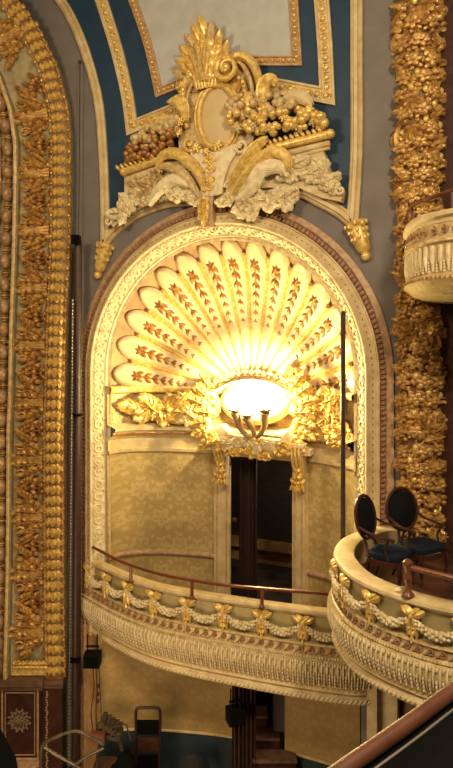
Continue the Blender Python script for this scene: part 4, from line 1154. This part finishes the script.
m=MB(); m.box(((dx0+dx1)/2,LY+2.6,-7),(4,.05,3.6)); S(m.build('wall_passage',DARK))
# narrow pilaster strip under the left foot of the arch
pl=T('wall_pilaster','stained narrow pilaster below the left foot of the arch','pilaster',V((onY(83,768,-.1).x,-.1,FLZ)))
x0=onY(83,700,-.08).x; m=MB(); m.box((x0+.25,-.06,(FLZ-5.6)/2),(.74,.2,-FLZ-5.6)); m.build('shaft',OLD,pl)
m=MB(); m.tube([V((x0+.02,-.17,FLZ)),V((x0+.02,-.17,-5.5))],.02,6); m.tube([V((x0+.12,-.17,FLZ)),V((x0+.12,-.17,-5.5))],.02,6); m.build('beads',TANB,pl)
# hanging black loudspeaker on the left
def speaker(x,y,d,w,h,dp,label,axr=0):
    c=at(x,y,d); X=(RT*cos(axr)+FW*sin(axr)); Y=(FW*cos(axr)-RT*sin(axr))
    t=T('stage_speaker',label,'loudspeaker',c-V((0,0,h/2)))
    m=MB(); m.box(c,(w,dp,h),(X,Y,UP)); m.build('cabinet',BLACK,t)
    m=MB(); m.box(c-Y*(dp/2+.01),(w*.88,.02,h*.86),(X,Y,UP)); m.build('grille',MATTE,t)
    m=MB(); m.tube([c-X*(w*.3)+UP*h/2,c-X*(w*.3)+UP*(h/2+.35)],.015,6); m.tube([c+X*(w*.3)+UP*h/2,c+X*(w*.3)+UP*(h/2+.35)],.015,6); m.box(c+UP*(h/2+.12),(w*.8,.04,.03),(X,Y,UP)); m.build('bracket',BLACK,t)
speaker(92.5,659,12.55,.31,.25,.26,'small black loudspeaker hanging under the left end of the balcony')
speaker(235.5,715,11.6,.30,.26,.26,'small black loudspeaker hanging by the lower doorway',.3)
m=MB()
for j in range(3):
    x=93+j*3; pts=[(x,668),(x+1,690),(x+(j-1)*2,712),(x+1,735)]
    m.tube([V(p) for p in smooth([tuple(at(a,b,12.6)) for a,b in pts],5)],.010,6)
for y in (686,694,701): m.ball(tuple(at(98,y,12.6)),(.03,.03,.045))
m.build('speaker_cable',PIPE,[o for o in bpy.data.objects if o.name=='stage_speaker'][0])
# lower doorway: door post, drape, stairs, grey leaf
dz=T('drape','dark brown pleated drape at the lower doorway','curtain',V((*at(244,768,11.75).xy,FLZ)))
a=at(232,740,11.7); b=at(256,740,11.85); m=MB(); rows=[]
for i in range(41):
    t=i/40; p=a.lerp(b,t); o=FW*(.05*sin(t*2*PI*6)); rows.append([V((p.x,p.y,z))+o for z in (FLZ,-7.5,-6.0)])
m.grid(rows); m.build('cloth',mat('warm_brown_drape',(.075,.028,.012),(.045,.016,.008),5,.7),dz)
st=T('staircase','small wooden stair rising leftwards beside the lower drape','stairs',V((*at(275,768,12.0).xy,FLZ)))
for i,(xr,y) in enumerate(((296,757),(279,735),(267,713))):
    A=at(252,y,11.95+.3*i); B=at(xr,y-3,12.0+.3*i); c=(A+B)/2; w=(B-A).length
    m=MB(); m.box((c.x,c.y,A.z),(w,.34,.05),(RT,FW,UP)); m.build('tread',TREAD,st)
    zb=FLZ; m=MB(); m.box((c.x,c.y+.04,(A.z-.03+zb)/2),(w-.04,.28,A.z-.03-zb),(RT,FW,UP)); m.build('riser',DWOOD,st)
m=MB(); q=at(285,730,12.35); m.box((q.x,q.y,(FLZ-5.7)/2),(.46,.05,-FLZ-5.7),(RT,FW,UP)); S(m.build('door_2',GREYP))
# hand truck
ht=T('hand_truck','folding black hand truck standing against the blue dado','hand truck',V((*at(147,768,12.1).xy,FLZ)))
D=12.1
def HT(x,y,d=D): return at(x,y,d)
m=MB(); m.tube([V(p) for p in smooth([tuple(HT(*q)) for q in ((136,780),(136,730),(136,712),(139,708),(148,707.5),(157,708),(160,712),(160,730),(159,780))],5)],.028,8); m.build('frame_tube',mat('black_red_tube',(.03,.012,.012),None,1,.35),ht)
for y0,y1 in ((721,735),(739,752),(756,775)):
    A=HT(137,y0); B=HT(159,y1); c=(A+B)/2; m=MB(); m.box(c+FW*.03,((B-A).dot(RT),.03,abs(A.z-B.z)),(RT,FW,UP)); m.build('panel',MATTE if y0!=739 else DWOOD,ht)
for x in (137,159):
    m=MB(); c=V((*HT(x,760).xy,FLZ+.12)); m.lathe(c-RT*.03,[(0,0),(.12,0),(.12,.06),(0,.06)],16,(FW,UP,RT)); m.build('wheel',BLACK,ht)
# tubular barrier
tb=T('barrier','bent tube barrier frame leaning in front of the pedestal','barrier',V((*at(60,768,11.4).xy,FLZ)))
m=MB()
def tp_(q,d=11.4,r=.03): m.tube([V(p) for p in smooth([tuple(at(a,b,d)) for a,b in q],5)],r,8)
tp_(((41,790),(41,758),(43,745),(52,739),(75,731),(92,738),(104,745))); tp_(((44,747),(58,756),(75,765),(90,775)),11.3); tp_(((104,748),(88,756),(75,766),(70,780)),11.3)
for a,b in ((41,790),(90,775),(70,780)):
    q=at(a,b,11.35); m.tube([q,V((q.x,q.y,FLZ))],.03,8)
m.build('tubes',TUBEM,tb)
# heap of stacked gear: flight case, papers, lamp
gear=T('equipment_cart','cluttered equipment cart with ribbed case below left balcony','equipment cart',V((*at(105,768,12.0).xy,FLZ)))
D=12.0
m=MB(); c=at(106,745,D); m.box((c.x,c.y,(FLZ-7.65)/2),(.42,.36,-FLZ-7.65),(RT,FW,UP)); m.build('body',mat('brown_case',(.10,.045,.025),(.06,.03,.02),6,.6),gear)
m=MB()
for i in range(5):
    c=at(103+i*4,720+i*2.5,D); m.box(c+V((0,0,.0)),(.09,.38,.10),(RT,FW,(UP+RT*.4).normalized()))
m.box(at(109,732,D),(.50,.34,.07),((RT-UP*.25).normalized(),FW,(UP+RT*.25).normalized())); m.build('ribbed_case',TUBEM,gear)
m=MB(); m.box(at(98,737,11.75),(.26,.12,.16),((RT-UP*.1).normalized(),FW,UP)); m.build('box',mat('rust_box',(.16,.05,.025),None,1,.6),gear)
m=MB(); m.tube([at(100,740,11.8),at(97,760,11.8),at(99,785,11.8)],.03,8); m.tube([at(118,735,11.8),at(125,760,11.9),at(122,785,11.9)],.03,8); m.tube([at(112,728,11.8),at(126,724,11.9),at(131,740,11.9)],.015,6); m.build('legs',TUBEM,gear)
dr=T('cable_drum','round black covered bundle on the floor beside the hand truck','bundle',V((*at(124,768,11.9).xy,FLZ)))
m=MB(); c=at(126,762,11.5); m.ball((c.x,c.y,c.z-.42),(.26,.22,.62),None,14,10)
for k in range(7): m.ball((c.x+.16*cos(k*1.1),c.y-.08,c.z-.25+.12*sin(k*2.3)),(.12,.1,.16),None,8,6)
m.build('cover',MATTE,dr)
# far chair back
ch=T('lattice_chair','dark chair with curved perforated back against the blue dado','chair',V((*at(193,768,12.3).xy,FLZ)))
m=MB(); A=at(178,768,12.3); rows=[]
for i in range(13):
    a=i/12; x=178+32*a; y=772-18*sin(PI*(.12+.76*a))**.6; rows.append([at(x,y,12.3-.15*sin(PI*a)),at(x,y+14,12.3-.15*sin(PI*a)),at(x,y+14,12.34-.15*sin(PI*a)),at(x,y,12.34-.15*sin(PI*a))])
m.grid(rows,cv=True); m.build('backrest',mat('dark_slate',(.016,.018,.02),(.03,.03,.03),30,.5),ch)
c=at(194,790,12.1); m=MB(); m.box((c.x,c.y,FLZ+.42),(.5,.45,.06),(RT,FW,UP)); m.build('seat',BLACK,ch)
for q in (-1,1):
    for w in (-1,1):
        m=MB(); p=V((c.x,c.y,0))+RT*q*.2+FW*w*.17; m.tube([V((p.x,p.y,FLZ)),V((p.x,p.y,FLZ+.4 if w<0 else FLZ+.7))],.018,6); m.build('leg',BLACK,ch)
# dark stand bottom left corner
ms=T('music_stand','black slanting stand cut off at the lower left corner','stand',V((*at(2,790,11.0).xy,FLZ)))
m=MB(); m.prism(lambda u,v,h: at(u,v,11.0-h),[(-14,722),(-2,724),(16,757),(18,768),(18,790),(-14,790)],0,.06); m.build('desk',MATTE,ms)
m=MB(); m.tube([at(0,780,11.1),V((*at(0,780,11.1).xy,FLZ))],.03,8); m.build('post',BLACK,ms)
# ------------------------------------------------------------------ CAMERA, LIGHT, WORLD
sc_=bpy.context.scene
cd=bpy.data.cameras.new('camera'); co=bpy.data.objects.new('camera',cd); COL.objects.link(co)
co.location=EYE+V((0,0,EY)); co.rotation_euler=(PI/2,0,TH)
cd.sensor_fit='VERTICAL'; cd.sensor_height=36; cd.lens=FPX/768*36; cd.shift_y=-36/768.0; cd.clip_end=100; cd.clip_start=.05
sc_.camera=co
def light(name,typ,loc,e,col,size=.5,target=None,**k):
    l=bpy.data.lights.new(name,typ); l.energy=e; l.color=col
    if typ=='AREA': l.shape='DISK'; l.size=size
    else: l.shadow_soft_size=size
    for a,v in k.items(): setattr(l,a,v)
    o=bpy.data.objects.new(name,l); COL.objects.link(o); o.location=V(loc)+V((0,0,EY))
    if target is not None:
        d=V(target)-V(loc); o.rotation_euler=d.to_track_quat('-Z','Y').to_euler()
    return o
for i,c in enumerate(bulbs):
    light('sconce_light','POINT',c+V((0,-.02,.12)),270,(1,.83,.40),.08)
light('house_fill','POINT',(7.5,-9.5,5.5),2700,(1,.82,.55),.7)  # added fill light, unseen, high in the house on the right
light('house_fill','POINT',(-1.5,-9.0,4.2),1300,(1,.78,.48),.7)  # second added fill, out of view, for the left side
light('low_fill','POINT',(-1.0,-5.0,-6.4),430,(1,.72,.40),1.1)  # added low fill, no visible source, brightens wall below the balcony
light('vestibule_fill','POINT',(ba+(bb-ba)*.55).to_tuple()[:2]+(-2.5,),25,(1,.72,.45),.1) if False else light('vestibule_fill','POINT',((q0.x+q1.x)/2+.1,q0.y+.9,-2.5),45,(1,.75,.5),.1)  # added fill inside the doorway to bring out brick and curtain
w=bpy.data.worlds.new('world'); sc_.world=w; w.use_nodes=True
w.node_tree.nodes['Background'].inputs[0].default_value=(.55,.40,.28,1); w.node_tree.nodes['Background'].inputs[1].default_value=.16
vs=sc_.view_settings; vs.view_transform='Standard'; vs.look='None'; vs.exposure=0.0; vs.gamma=1; vs.use_curve_mapping=False
